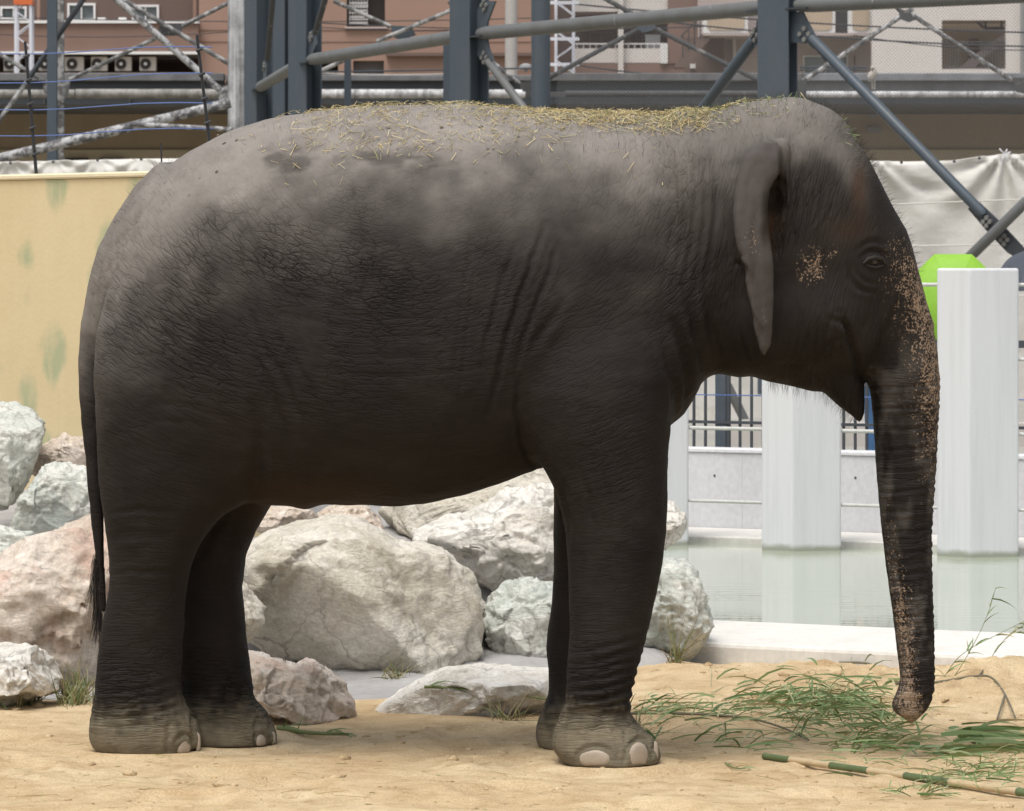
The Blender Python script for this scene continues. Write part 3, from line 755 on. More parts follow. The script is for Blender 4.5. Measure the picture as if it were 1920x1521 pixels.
m = MB(); m.tube([c+Vector((0, 0, 9*q)), c+Vector((0, 0, 13*q)), c+Vector((0, 0, 17*q))], [13*q, 12*q, 4*q], 16); m.build('hood', M['shutter_grey'], vt, smooth=True)
wires = [((-50,30),(1000,34),.8,"thin overhead wire crossing the brown balcony windows"),((-50,62),(430,60),.7,"thin overhead wire across the brown balcony parapet"),
         ((580,42),(1320,50),1,"upper overhead wire across the brown flats' wall"),((580,50),(1010,47),.8,"lower overhead wire across the brown flats' wall"),((560,135),(1000,128),1.2,"low pale wire along the top of the viaduct"),
         ((1060,6),(1960,62),1.4,"upper sagging wire in front of the pale stair tower"),((1240,40),(1960,88),1.4,"overhead wire crossing the stair opening"),((1060,118),(1360,140),1.3,"low wire running down to the viaduct on the right"),
         ((1600,66),(1960,94),.9,"thin lower wire crossing the stair opening")]
for a, b, w_, lab in wires:
    p0, p1 = at(*a, VY+8), at(*b, VY+8); pts = [p0.lerp(p1, k_)-Vector((0, 0, .12*4*k_*(1-k_))) for k_ in np.linspace(0, 1, 14)]
    m = MB(); m.tube(pts, w_*1.1*(VY+8)/FPX, 6); tag(m.build('overhead_wire', M['wire_dark' if 'pale' not in lab[:9] else 'concrete_pole'], smooth=True, origin=p0), lab, 'wire', 'overhead railway wires')

# ------------------------------------------------------------------ buildings beyond the railway
def wall_holes(x0, y0, x1, y1, holes, Y, th):
    xs = sorted({x0, x1, *[h[0] for h in holes], *[h[2] for h in holes]}); ys = sorted({y0, y1, *[h[1] for h in holes], *[h[3] for h in holes]})
    xs = [x for x in xs if x0 <= x <= x1]; ys = [y for y in ys if y0 <= y <= y1]; m = MB()
    for a, b in zip(xs[:-1], xs[1:]):
        run = None
        for c_, d in zip(ys[:-1], ys[1:]):
            cx, cy = (a+b)/2, (c_+d)/2
            if any(h[0] < cx < h[2] and h[1] < cy < h[3] for h in holes):
                if run is not None: pspan(m, a, run, b, c_, Y, th); run = None
            elif run is None: run = c_
        if run is not None: pspan(m, a, run, b, y1, Y, th)
    return m
def window(b, x0, y0, x1, y1, Y, fr=4, mull=True, mat='frame_white', glass='window_glass'):
    m = MB()
    pspan(m, x0, y0, x1, y0+fr, Y, .3); pspan(m, x0, y1-fr, x1, y1, Y, .3); pspan(m, x0, y0+fr, x0+fr, y1-fr, Y, .3); pspan(m, x1-fr, y0+fr, x1, y1-fr, Y, .3)
    if mull: pspan(m, (x0+x1)/2-fr*.3, y0+fr, (x0+x1)/2+fr*.3, y1-fr, Y+.05, .2)
    f = m.build('window', M[mat], b); m = MB(); pspan(m, x0+fr, y0+fr, x1-fr, y1-fr, Y+.32, .05); m.build('pane', M[glass], f)
    return f
BY = 200.0
b1 = empty('apartment_building', (at(200, 500, BY).x, BY+5, 0), "brown tiled apartment block with balconies and air conditioners at the upper left", "building")
m = wall_holes(-500, -400, 372, 760, [(0,12,50,36),(126,6,179,39),(247,9,298,41)], BY+3.4, .6); m.build('wall', M['brown_dark'], b1)
window(b1, 0, 12, 50, 36, BY+3.3); window(b1, 126, 6, 179, 39, BY+3.3); window(b1, 247, 9, 298, 41, BY+3.3)
m = MB(); pspan(m, -500, 44, 372, 96, BY, 1.0); m.build('balcony_parapet', M['brown_tile'], b1)
m = MB(); pspan(m, -500, 38.5, 373, 43.5, BY-.15, 1.3); m.build('balcony_cap', M['frame_white'], b1)
m = MB(); pspan(m, -500, 96.5, 373, 101.5, BY-.15, 3.5); m.build('balcony_slab', M['frame_white'], b1)
m = MB(); pspan(m, -500, 136, 372, 760, BY+.1, 3.2); m.build('lower_front', M['brown_dark'], b1)
for x in (69, 362):
    m = MB(); pspan(m, x, -60, x+6, 38, BY+2.6, .3); m.build('downpipe', M['peach_render'], b1)
for x in (183, 222):
    m = MB(); pspan(m, x, 33, x+14, 38.4, BY+.2, .5); m.build('planter', M['frame_white'], b1)
m = wall_holes(373, -400, 1012, 760, [(650,-60,722,50),(600,117,634,760),(662,114,720,140)], BY+.6, 2); m.build('side_wall', M['peach_render'], b1)
wnd = window(b1, 650, -60, 722, 50, BY+1.0, 2.5, False, 'dark_recess', 'dark_recess')
m = MB()
for x in np.arange(655, 689, 5.5): pspan(m, x, -58, x+1, 47, BY+.9, .06)
for y_ in (-20, -2, 10, 13, 24, 36, 46): pspan(m, 654, y_, 690, y_+1.2, BY+.86, .03)
for x in np.arange(657, 688, 5.5):
    for y_ in (4, 18, 30, 41): pspan(m, x-1.2, y_, x+3, y_+3.4, BY+.95, .03)
m.build('grille', M['frame_white'], wnd)
m = MB(); pspan(m, 646, 50.4, 726, 53.4, BY+.4, .5); m.build('sill', M['pink_render'], b1)
m = MB(); pspan(m, 600, 117.2, 633.8, 140, BY+2, .1); m.build('doorway', M['dark_recess'], b1)
m = MB(); pspan(m, 662.2, 114.2, 719.8, 140, BY+1.4, .1); m.build('shutter', M['shutter_grey'], b1)
m = MB(); pspan(m, 724, 99, 1012, 105, BY+.2, .6); m.build('awning', M['brown_dark'], b1)
for y_ in (56, 78):
    m = MB(); pspan(m, 373, y_, 1012, y_+1, BY+.57, .1); m.build('joint_line', M['brown_tile'], b1)
ac0 = None
acx = [(22,"partly behind the white mast"),(88,"behind the dark blue column"),(139,"larger one beside the dark blue column"),(186,"second from the dark blue column, crossed by a rod"),(231,"third from the dark blue column"),(277,"rightmost on the brown balcony")]
for i, (px, lab) in enumerate(acx):
    c = at(px, 135, BY+.3); q = BY/FPX; w_ = 36 if i == 2 else 31
    r_ = empty('air_conditioner', c, "beige outdoor air conditioner unit, " + lab, "air conditioner", "air conditioners under the brown balcony")
    m = MB(); m.box(c+Vector((0, .25, 15*q)), (w_*q, .5, 27*q)); cs = m.build('casing', M['ac_casing'], r_, bevel=.02)
    fc = c+Vector((-4*q, -.01, 15*q)); m = MB(); m.tube([fc, fc+Vector((0, -.03, 0))], 11*q, 20); fn = m.build('fan_guard', M['shutter_grey'], r_)
    m = MB(); m.tube([fc+Vector((0, -.03, 0)), fc+Vector((0, -.045, 0))], [10*q, 9.6*q], 20); m.build('fan', M['dark_recess'], fn)
    m = MB(); m.tube([fc+Vector((0, -.045, 0)), fc+Vector((0, -.07, 0))], 3*q, 12); m.build('hub', M['frame_white'], fn)
    m = MB()
    for dx in (-.35, .35): m.box(c+Vector((dx*w_*q, .25, .75*q)), (4*q, .5, 1.4*q))
    m.build('feet', M['rail_paint'], r_)
b2 = empty('balcony_building', (at(1165, 500, BY).x, BY+9, 0), "dark brown block with pale balcony fronts behind the right lattice mast", "building")
m = wall_holes(1013, -400, 1308, 760, [], BY+6, 1); m.build('wall', M['brown_dark'], b2)
for y0, y1 in ((-30, 22), (91, 118)):
    m = MB(); pspan(m, 1078, y0, 1252, y1, BY+4, .25); m.build('balcony_front', M['pale_render'], b2)
m = MB(); pspan(m, 1078, 22.5, 1252, 27, BY+4.1, 1.8); m.build('balcony_slab', M['brown_tile'], b2)
m = MB(); pspan(m, 1013, 119, 1308, 760, BY+3.9, 2); m.build('lower_front', M['brown_tile'], b2)
m = MB(); m.tube([at(1079, 82.5, BY+4.1), at(1252, 82.5, BY+4.1)], .03, 6)
for x in range(1082, 1252, 12): m.tube([at(x, 82.5, BY+4.1), at(x, 91, BY+4.1)], .018, 5)
m.build('handrail', M['frame_white'], b2)
m = MB(); pspan(m, 1159, -60, 1169, 760, BY+3.6, .25); m.build('pillar', M['pale_render'], b2)
m = MB(); pspan(m, 1010, -60, 1040, 760, BY+3.7, .2); m.build('side_pier', M['peach_render'], b2)
window(b2, 1105, 60, 1150, 91, BY+5.8, 2, True, 'brown_tile'); window(b2, 1180, 60, 1206, 91, BY+5.8, 2, True, 'brown_tile')
m = MB(); pspan(m, 1210, 65, 1238, 91, BY+4.6, .6); m.build('storage_box', M['shutter_grey'], b2)
m = MB(); pspan(m, 1252, -60, 1308, 119, BY+3.8, .4); m.build('side_wall', M['brown_tile'], b2)
m = MB(); pspan(m, 1238, 82, 1252, 119, BY+3.7, .4); m.build('meter_box', M['frame_white'], b2)
b3 = empty('stair_building', (at(1470, 500, BY).x, BY+6, 0), "pinkish block with beige balcony panels and an outside stair behind the blue column", "building")
m = wall_holes(1309, -400, 1634, 760, [(1506,104,1590,147)], BY+3, 1); m.build('wall', M['pink_render'], b3)
window(b3, 1506, 104, 1590, 147, BY+2.9, 2.2)
for x0, x1, y0 in ((1318, 1402, 22), (1490, 1566, 14), (1590, 1636, 14)):
    m = MB(); pspan(m, x0, y0, x1, 62, BY, .3); fpn = m.build('balcony_front', M['frame_white'], b3)
    m = MB(); a, b = x0+8, x1-6
    poly = [(a, y0+5), (b, y0+5), (b, 51), (b-7, 57), (a+7, 57), (a, 51)]
    m.prism([at(x, y_, BY-.03) for x, y_ in poly], (0, -1, 0), .05); m.build('panel', M['beige_panel'], fpn)
m = MB()
for x in np.arange(1404, 1425, 3.4): m.tube([at(x, 20, BY+.1), at(x, 62, BY+.1)], .02, 5)
for x in np.arange(1567, 1590, 3.4): m.tube([at(x, 10, BY+.1), at(x, 62, BY+.1)], .02, 5)
m.build('balcony_bars', M['wire_dark'], b3)
m = MB(); pspan(m, 1318, 62.4, 1640, 67, BY-.1, 3.2); m.build('balcony_slab', M['pink_render'], b3)
m = MB(); pspan(m, 1567, 8, 1589, 61, BY+2.4, .2); m.build('dark_window', M['dark_recess'], b3)
st0 = [(1262,128),(1274,110),(1316,64),(1330,64),(1330,76),(1284,128)]
m = MB(); m.prism([at(x, y_, BY+.6) for x, y_ in st0], (0, -1, 0), 1.2); m.build('stair_flight', M['brown_dark'], b3)
m = MB(); pspan(m, 1284, 70, 1358, 138, BY+2.2, .5); m.build('stair_wall', M['brown_dark'], b3)
m = MB()
for x in np.arange(1280, 1320, 11): m.tube([at(x, 108-(x-1280)*1.05, BY+.0), at(x, 66-(x-1280)*1.05, BY+.0)], .03, 5)
m.tube([at(1276, 70, BY), at(1330, 14, BY)], .035, 6); m.build('stair_rail', M['wire_dark'], b3)
m = MB(); pspan(m, 1374, 68, 1380, 140, BY+2.7, .25); m.build('downpipe', M['pale_render'], b3)
m = MB(); pspan(m, 1294, 120, 1304, 128, BY+1.9, .3); m.build('meter_box', M['frame_white'], b3)
m = MB(); m.tube([at(1602, 104, BY+2.9), at(1602, 140, BY+2.9)], .035, 6); m.build('downpipe', M['brown_dark'], b3)
b4 = empty('stair_tower', (at(1800, 500, BY).x, BY+3, 0), "pale pink building with a large railed stair opening at the upper right", "building")
m = wall_holes(1635, -400, 2400, 760, [(1766,38,1886,130)], BY-1, .5); m.build('wall', M['pale_render'], b4)
m = MB(); pspan(m, 1740, 20, 1900, 150, BY+3.5, .3); m.build('recess_wall', M['beige_panel'], b4)
m = MB(); m.box2((at(1750, 0, BY).x, BY-.4, zrow(132, BY)), (at(1900, 0, BY).x, BY+3.4, zrow(129, BY)));  m.build('landing', M['pink_render'], b4)
m = MB(); m.box2((at(1750, 0, BY).x, BY-.4, zrow(37, BY)), (at(1900, 0, BY).x, BY+3.4, zrow(34, BY)));  m.build('recess_ceiling', M['beige_panel'], b4)
m = MB(); m.prism([at(x, y_, BY+1.4) for x, y_ in ((1798,128),(1842,92),(1884,60),(1884,78),(1850,104),(1826,128))], (0, -1, 0), 1.2); m.build('stair_flight', M['pink_render'], b4)
m = MB(); pspan(m, 1818, 72, 1836, 128, BY+2.8, .3); m.build('stair_pier', M['brown_tile'], b4)
rb = MB()
for x in np.arange(1769, 1886, 5.0):
    if 1800 < x < 1838: continue
    rb.tube([at(x, 79, BY-.7), at(x, 127.5, BY-.7)], .022, 5)
rb.tube([at(1767, 79, BY-.7), at(1885, 79, BY-.7)], .03, 6); rb.tube([at(1767, 127, BY-.7), at(1885, 127, BY-.7)], .03, 6); rb.build('stair_rail', M['worn_dark'], b4)
m = MB(); m.tube([at(1832, 40, BY), at(1842, 50, BY), at(1850, 53, BY), at(1884, 53, BY)], .06, 8)
for x in (1848, 1878): m.tube([at(x, 40, BY), at(x, 54, BY)], .05, 8)
m.build('ceiling_pipe', M['wire_dark'], b4)
m = MB(); m.tube([at(1917, -60, BY-1.3), at(1917, 145, BY-1.3)], .09, 10); m.build('downpipe', M['shutter_grey'], b4)

# ------------------------------------------------------------------ chain-link net hung in the frame (right half)
V = []; F = []; NYD = 96.0; pitch = 6.6
x0, x1, y0, y1 = 1044, 1990, -60, 300
def nwire(ax, ay, bx, by, w_=.27):
    p, q_ = at(ax, ay, NYD), at(bx, by, NYD); d = (q_-p).normalized(); n_ = Vector((-d.z, 0, d.x))*w_*NYD/FPX; b_ = len(V)
    V.extend([tuple(p-n_), tuple(p+n_), tuple(q_+n_), tuple(q_-n_)]); F.append((b_, b_+1, b_+2, b_+3))
hgt = y1-y0
for k_ in np.arange(x0-hgt, x1, pitch):
    for sgn in (1, -1):
        a = [k_, y0] if sgn > 0 else [k_, y1]; b = [k_+hgt, y1] if sgn > 0 else [k_+hgt, y0]
        t0 = max(0, (x0-k_)/hgt); t1 = min(1, (x1-k_)/hgt)
        if t1 <= t0: continue
        nwire(k_+hgt*t0, a[1]+(b[1]-a[1])*t0, k_+hgt*t1, a[1]+(b[1]-a[1])*t1)
no = mesh_obj('chain_link_net', V, F, M['net_wire'], None, origin=at(1500, 300, NYD))
tag(no, "fine chain-link netting hung across the right half above the tarp", "netting", kind='stuff')
# ------------------------------------------------------------------ boulders set in mortar
def ico(n):
    import bmesh
    b = bmesh.new(); bmesh.ops.create_icosphere(b, subdivisions=n, radius=1); V = np.array([v.co[:] for v in b.verts]); F = [tuple(v.index for v in f.verts) for f in b.faces]; b.free(); return V, F
ICO6, ICOF6 = ico(6); ICO5, ICOF5 = ico(5)
def rock(outline, Y, thick, mat, lab, seed, rough=1.0, facets=10, fine=True, back=0.0, ang=.35):
    """a boulder whose side view follows the outline (photo pixels) at distance Y; thick = depth radius in metres"""
    V, F = (ICO6, ICOF6) if fine else (ICO5, ICOF5)
    P = np.array([(at(x, y, Y).x, at(x, y, Y).z) for x, y in outline]); d = np.roll(P, -1, 0)-P
    cr = P[:, 0]*np.roll(P[:, 1], -1)-np.roll(P[:, 0], -1)*P[:, 1]; A = cr.sum()/2
    c = np.array([((P[:, 0]+np.roll(P[:, 0], -1))*cr).sum(), ((P[:, 1]+np.roll(P[:, 1], -1))*cr).sum()])/(6*A)
    th = np.linspace(-math.pi, math.pi, 361); rr = np.zeros(361)
    for i, a in enumerate(th):                                     # distance to the outline in each direction
        u = np.array([math.cos(a), math.sin(a)]); best = 0
        for p, q in zip(P-c, np.roll(P, -1, 0)-c):
            e = q-p; den = u[0]*e[1]-u[1]*e[0]
            if abs(den) < 1e-9: continue
            t = (p[0]*e[1]-p[1]*e[0])/den; s_ = (p[0]*u[1]-p[1]*u[0])/den
            if t > 0 and 0 <= s_ <= 1: best = max(best, t)
        rr[i] = best
    k_ = np.exp(-.5*(np.arange(-12, 13)/3.2)**2); k_ /= k_.sum(); rr = np.convolve(np.r_[rr[-13:-1], rr, rr[1:13]], k_, 'valid')
    a = np.arctan2(V[:, 2], V[:, 0]); ro = np.interp(a, th, rr[:361])
    pw = .78                                                       # fuller than an ellipsoid
    hyp = np.hypot(V[:, 0], V[:, 2]); hy = hyp**pw; dy = np.sign(V[:, 1])*np.abs(V[:, 1])**pw
    nrm_ = np.maximum((hy**2.4+np.abs(dy)**2.4)**(1/2.4), 1e-6); hy, dy = hy/nrm_, dy/nrm_
    W_ = np.stack([ro*np.cos(a)*hy, thick*dy, ro*np.sin(a)*hy], 1)
    r_ = np.random.default_rng(seed); sz = rr.mean()
    for _ in range(facets):                                        # broken faces
        n_ = r_.normal(size=3); n_[1] = -abs(n_[1])-ang; n_ /= np.linalg.norm(n_)
        pr = W_@n_; h = pr.max()*r_.uniform(.72, .93); over = np.maximum(pr-h, 0); W_ = W_-n_[None, :]*(over*.88)[:, None]
    N_ = W_/np.linalg.norm(W_, axis=1, keepdims=True)
    q = W_+np.array([seed*3.1, seed*1.7, 0])
    wq = q+.12*np.stack([vnoise(q*2, 1), vnoise(q*2, 2), vnoise(q*2, 3)], 1)
    dsp = .10*sz*fbm(wq*2.2/max(sz, .2)*.5, 3, seed)+rough*(.036*fbm(wq*5.5, 4, seed+1, .6, True)+.018*fbm(wq*15, 4, seed+2, .65, True)-.025)
    ly = wq@np.array([.35, .2, .9]); dsp += rough*.010*np.abs(np.sin(ly*26+3*fbm(wq*2, 2, seed+5)))
    W_ = W_+N_*dsp[:, None]
    for _ in range(16 if rough > .8 else 7):                       # chipped faces
        i_ = r_.integers(len(W_)); n_ = N_[i_]+r_.normal(size=3)*.28; n_ /= np.linalg.norm(n_)
        h = W_[i_]@n_-sz*r_.uniform(.015, .06); over = np.maximum(W_@n_-h, 0); near_ = np.linalg.norm(W_-W_[i_], axis=1) < sz*.85
        W_ = W_-n_[None, :]*(np.where(near_, np.minimum(over, sz*.12), 0)*.85)[:, None]
    o = mesh_obj('boulder', W_+np.array([c[0], Y+back, c[1]]), F, M[mat], None, True, origin=(c[0], Y+back, c[1]))
    tag(o, lab, 'boulder', 'boulders piled beside the pond')
    return o
rocks = [
 ([(-60,750),(0,766),(40,768),(70,775),(98,785),(94,812),(78,842),(62,880),(48,915),(25,950),(-20,975),(-70,960)], 20.5, .35, 'rock_green', "pale greenish boulder topmost of the pile at the far left", 3, .95, 9),
 ([(60,885),(75,845),(95,826),(125,820),(155,828),(185,850),(190,890),(150,905),(100,905)], 20.9, .25, 'rock_pink', "small pinkish boulder beside the tail at the top of the pile", 5, 1.0, 6),
 ([(70,895),(92,868),(130,872),(175,885),(190,940),(170,985),(120,1010),(60,1015),(10,1010),(15,985),(42,935)], 20.2, .3, 'rock_green', "bluish grey boulder under the small pinkish one at the left", 8, .9, 9),
 ([(-60,1000),(0,992),(50,1000),(75,1020),(40,1060),(-20,1090),(-60,1080)], 19.6, .28, 'rock_green', "bluish white low boulder at the left edge above the big pink one", 11, 1.0, 8),
 ([(-70,1080),(-20,1070),(40,1020),(80,990),(120,970),(165,960),(215,975),(235,1050),(230,1180),(225,1270),(180,1318),(110,1315),(50,1300),(-20,1250),(-70,1200)], 18.9, .55, 'rock_pink', "big pinkish brown boulder behind the elephant's tail", 14, 1.0, 8),
 ([(-50,1225),(0,1209),(45,1208),(84,1222),(106,1256),(112,1292),(100,1312),(40,1322),(-30,1322),(-60,1290)], 17.9, .30, 'rock_white', "whitish grey boulder at the lower left corner", 17, 1.0, 8),
 ([(330,1130),(380,1100),(430,1082),(460,1096),(483,1124),(493,1160),(481,1192),(450,1206),(380,1215),(330,1200)], 18.7, .3, 'rock_tan', "tan boulder peeping out just right of the far hind leg", 19, .7, 6),
 ([(425,1120),(440,1060),(478,1005),(530,985),(620,972),(672,976),(712,992),(757,1016),(805,1024),(850,1034),(882,1062),(904,1100),(922,1150),(925,1180),(914,1212),(878,1246),(830,1264),(770,1274),(715,1279),(650,1268),(590,1250),(530,1226),(480,1200),(440,1165)], 19.4, .62, 'rock_tan', "largest rounded pale boulder in the middle under the elephant's belly", 23, .75, 6),
 ([(470,985),(500,955),(540,946),(580,955),(600,975),(560,990),(510,1005)], 20.5, .22, 'rock_pink', "small pinkish stone behind the largest boulder near the hind leg", 27, 1.0, 6),
 ([(585,985),(610,955),(650,944),(690,950),(716,975),(722,1000),(690,1005),(620,1000)], 20.6, .25, 'rock_pink', "small whitish pink stone above the largest boulder", 29, 1.0, 6),
 ([(690,940),(760,945),(850,930),(930,905),(1010,870),(1060,860),(1080,920),(1020,960),(900,985),(800,1010),(765,1015),(725,985)], 21.0, .35, 'rock_tan', "long dark tan boulder behind the right-hand pale one under the belly", 31, .7, 6),
 ([(770,1002),(795,988),(842,970),(900,942),(950,922),(1030,908),(1090,920),(1130,960),(1130,1030),(1080,1075),(1035,1082),(985,1092),(930,1097),(898,1096),(870,1068),(845,1040),(800,1026)], 20.3, .4, 'rock_white', "big rugged white boulder left of the front legs", 34, 1.25, 9),
 ([(1190,955),(1230,940),(1262,945),(1284,958),(1292,975),(1284,1000),(1268,1018),(1246,1030),(1200,1030)], 20.9, .22, 'rock_white', "small cream boulder right of the front leg by the pond", 37, 1.2, 7),
 ([(898,1130),(940,1100),(1000,1088),(1060,1092),(1110,1110),(1115,1210),(1070,1256),(1000,1268),(945,1236),(908,1195)], 19.6, .32, 'rock_green', "rugged greenish grey boulder left of the front legs, below the white one", 41, 1.3, 9),
 ([(1180,1060),(1225,1045),(1265,1046),(1295,1062),(1312,1092),(1322,1130),(1331,1170),(1322,1205),(1300,1235),(1262,1254),(1205,1262),(1170,1240),(1165,1140)], 19.9, .42, 'rock_green', "rugged greenish boulder right of the front leg at the pond corner", 43, 1.3, 9),
 ([(430,1250),(470,1226),(520,1240),(548,1246),(572,1239),(605,1250),(636,1278),(655,1310),(659,1340),(640,1358),(590,1356),(530,1348),(470,1345),(430,1310)], 17.5, .32, 'rock_pink', "low pinkish white boulder in front of the largest one by the hind foot", 47, 1.0, 9),
 ([(655,1378),(690,1342),(730,1312),(790,1276),(840,1258),(900,1252),(1000,1256),(1080,1268),(1080,1325),(960,1345),(880,1360),(770,1374),(700,1384)], 17.9, .55, 'rock_white', "flat pale stone slab half sunk in the sand before the front legs", 51, .7, 9),
]
for r_ in rocks: rock(*r_)
# mortar that holds the boulders
mx = np.linspace(-3.2, 1.0, 110); my = np.linspace(17.3, 23.5, 110); XX, YY = np.meshgrid(mx, my, indexing='ij'); pm = np.stack([XX.ravel(), YY.ravel(), 0*XX.ravel()], 1)
hh = np.interp(pm[:, 1], [17.3, 17.9, 18.3, 19.0, 19.4, 19.9, 20.4, 21.0, 23.5], [-.15, -.06, .0, .03, .07, .19, .33, .52, .70])
hh *= np.interp(pm[:, 0], [-3.2, -1.7, -.4, .35, .62, .80, 1.0], [1.15, 1.1, 1.0, .85, .5, .05, -.3]); hh += .04*fbm(pm*1.6, 3, 61)-.3*sstep(.30, .62, pm[:, 0])*sstep(19.6, 19.2, pm[:, 1])+.015*fbm(pm*9, 3, 62)
ii = np.arange(110*110).reshape(110, 110)
mo = mesh_obj('mortar_bank', np.stack([pm[:, 0], pm[:, 1], hh], 1), np.stack([ii[:-1, :-1].ravel(), ii[1:, :-1].ravel(), ii[1:, 1:].ravel(), ii[:-1, 1:].ravel()], 1), M['mortar'], None, True)
tag(mo, kind='structure')
# ------------------------------------------------------------------ the elephant
# Laid out in photo pixels of an orthographic side view at EY metres (EPX pixels per metre), x right, y down, d away.
EY = 16.3; EPX = FPX/EY
def dcen(x):
    x = np.asarray(x, dtype=np.float64)
    return np.where(x < 1300, 0.166*(735-x), -94.0)      # the body is turned a little, head nearer
def e2w(P):
    P = np.asarray(P, dtype=np.float64)
    return np.stack([(P[:, 0]-960)/EPX, EY+P[:, 2]/EPX, EYE-(P[:, 1]-HOR)/EPX], 1)
def sm_interp(pts, lo, hi, sig=7):
    xs = np.arange(lo-60, hi+61); a = np.array(sorted(pts), dtype=np.float64)
    ys = np.interp(xs, a[:, 0], a[:, 1])
    k = np.exp(-.5*(np.arange(-3*sig, 3*sig+1)/sig)**2); k /= k.sum()
    yp = np.pad(ys, 3*sig, mode='edge')
    return xs, np.convolve(yp, k, 'valid')
def adj_xy(pts, d):          # photo pixel -> side-view pixel for things d pixels off the layout plane
    out = []
    for (x, y) in pts:
        k = 1+(d(x, y) if callable(d) else d)/FPX
        out.append((960+(x-960)*k, HOR+(y-HOR)*k))
    return out
H = 4.3
GX = np.arange(112, 1800, H); GY = np.arange(165, 1424, H); GD = np.arange(-360, 400, H)
NX, NY, ND = len(GX), len(GY), len(GD)
FLD = np.full((NX, NY, ND), 60.0, dtype=np.float32)
def sub(lo, hi, G):
    i0 = max(0, int((lo-G[0])/H)-6); i1 = min(len(G), int((hi-G[0])/H)+8); return i0, i1
def smin_into(F, bx, k):
    (a, b), (c, d), (e, f) = bx
    A = FLD[a:b, c:d, e:f]; F = np.minimum(F, 60).astype(np.float32)
    if k <= 0: np.minimum(A, F, out=A); return
    A[:] = np.minimum(A, F) - np.maximum(k-np.abs(A-F), 0)**2/(4*k)
def loft_x(top, bot, wid, cen, k, p=2.2, asym=0.0, sig=7, flat=0):
    lo, hi = min(x for x, _ in top), max(x for x, _ in top)
    bx = (sub(lo, hi, GX), sub(min(y for _, y in top), max(y for _, y in bot), GY), None)
    wm = max(w for _, w in wid); cs = [float(cen(x)) for x in (lo, hi)]
    bx = (bx[0], bx[1], sub(min(cs)-wm*1.15, max(cs)+wm*1.15, GD))
    X = GX[bx[0][0]:bx[0][1]]; Yv = GY[bx[1][0]:bx[1][1]]; D = GD[bx[2][0]:bx[2][1]]
    f = lambda q, s=sig: np.interp(X, *sm_interp(q, lo, hi, s))
    t, b, w, c = f(top), f(bot), np.maximum(f(wid, max(3, sig)), 2), cen(X)
    zc, h = (t+b)/2, np.maximum((b-t)/2, 2)
    u = (Yv[None, :]-zc[:, None])/h[:, None]
    ww = w[:, None]*(1+asym*np.clip(u, -1, 1))
    r = (np.abs(u)[:, :, None]**p + (np.abs(D[None, None, :]-c[:, None, None])/ww[:, :, None])**p)**(1/p)
    F = (r-1)*np.minimum(h, w)[:, None, None]
    ex = np.maximum(np.maximum(lo-X, X-hi), 0)
    smin_into(F+ex[:, None, None], bx, k)
def loft_y(left, right, wid, cen, k, p=2.3, sig=5, skew=None):
    """left/right: (x, y) outlines down the part; wid/cen: (y, value)"""
    L = [(y, x) for x, y in left]; Rr = [(y, x) for x, y in right]
    lo, hi = min(y for y, _ in L), max(y for y, _ in L)
    wm = max(w for _, w in wid)
    bx = (sub(min(x for _, x in L), max(x for _, x in Rr), GX), sub(lo, hi, GY),
          sub(min(c for _, c in cen)-wm*1.1, max(c for _, c in cen)+wm*1.1, GD))
    X = GX[bx[0][0]:bx[0][1]]; Yv = GY[bx[1][0]:bx[1][1]]; D = GD[bx[2][0]:bx[2][1]]
    f = lambda q, s=sig: np.interp(Yv, *sm_interp(q, lo, hi, s))
    l, r_, w, c = f(L), f(Rr), np.maximum(f(wid), 2), f(cen, 12)
    xc, h = (l+r_)/2, np.maximum((r_-l)/2, 2)
    u = (X[:, None]-xc[None, :])/h[None, :]
    r = (np.abs(u)[:, :, None]**p + (np.abs(D[None, None, :]-c[None, :, None])/w[None, :, None])**p)**(1/p)
    F = (r-1)*np.minimum(h, w)[None, :, None]
    ey = np.maximum(np.maximum(lo-Yv, Yv-hi), 0)
    smin_into(F+ey[None, :, None], bx, k)
def chain(pts, k):
    """pts: (x, y, d, r) round cone chain"""
    P = np.array(pts, dtype=np.float64); m = P[:, 3].max()+14
    bx = tuple(sub(P[:, i].min()-m, P[:, i].max()+m, G) for i, G in enumerate((GX, GY, GD)))
    X = GX[bx[0][0]:bx[0][1]][:, None, None]; Yv = GY[bx[1][0]:bx[1][1]][None, :, None]; D = GD[bx[2][0]:bx[2][1]][None, None, :]
    F = None
    for a, b in zip(P[:-1], P[1:]):
        v = b[:3]-a[:3]; L2 = (v*v).sum()
        t = np.clip(((X-a[0])*v[0]+(Yv-a[1])*v[1]+(D-a[2])*v[2])/L2, 0, 1)
        q = np.sqrt((X-a[0]-t*v[0])**2+(Yv-a[1]-t*v[1])**2+(D-a[2]-t*v[2])**2)-(a[3]+(b[3]-a[3])*t)
        F = q if F is None else np.minimum(F, q)
    smin_into(F, bx, k)

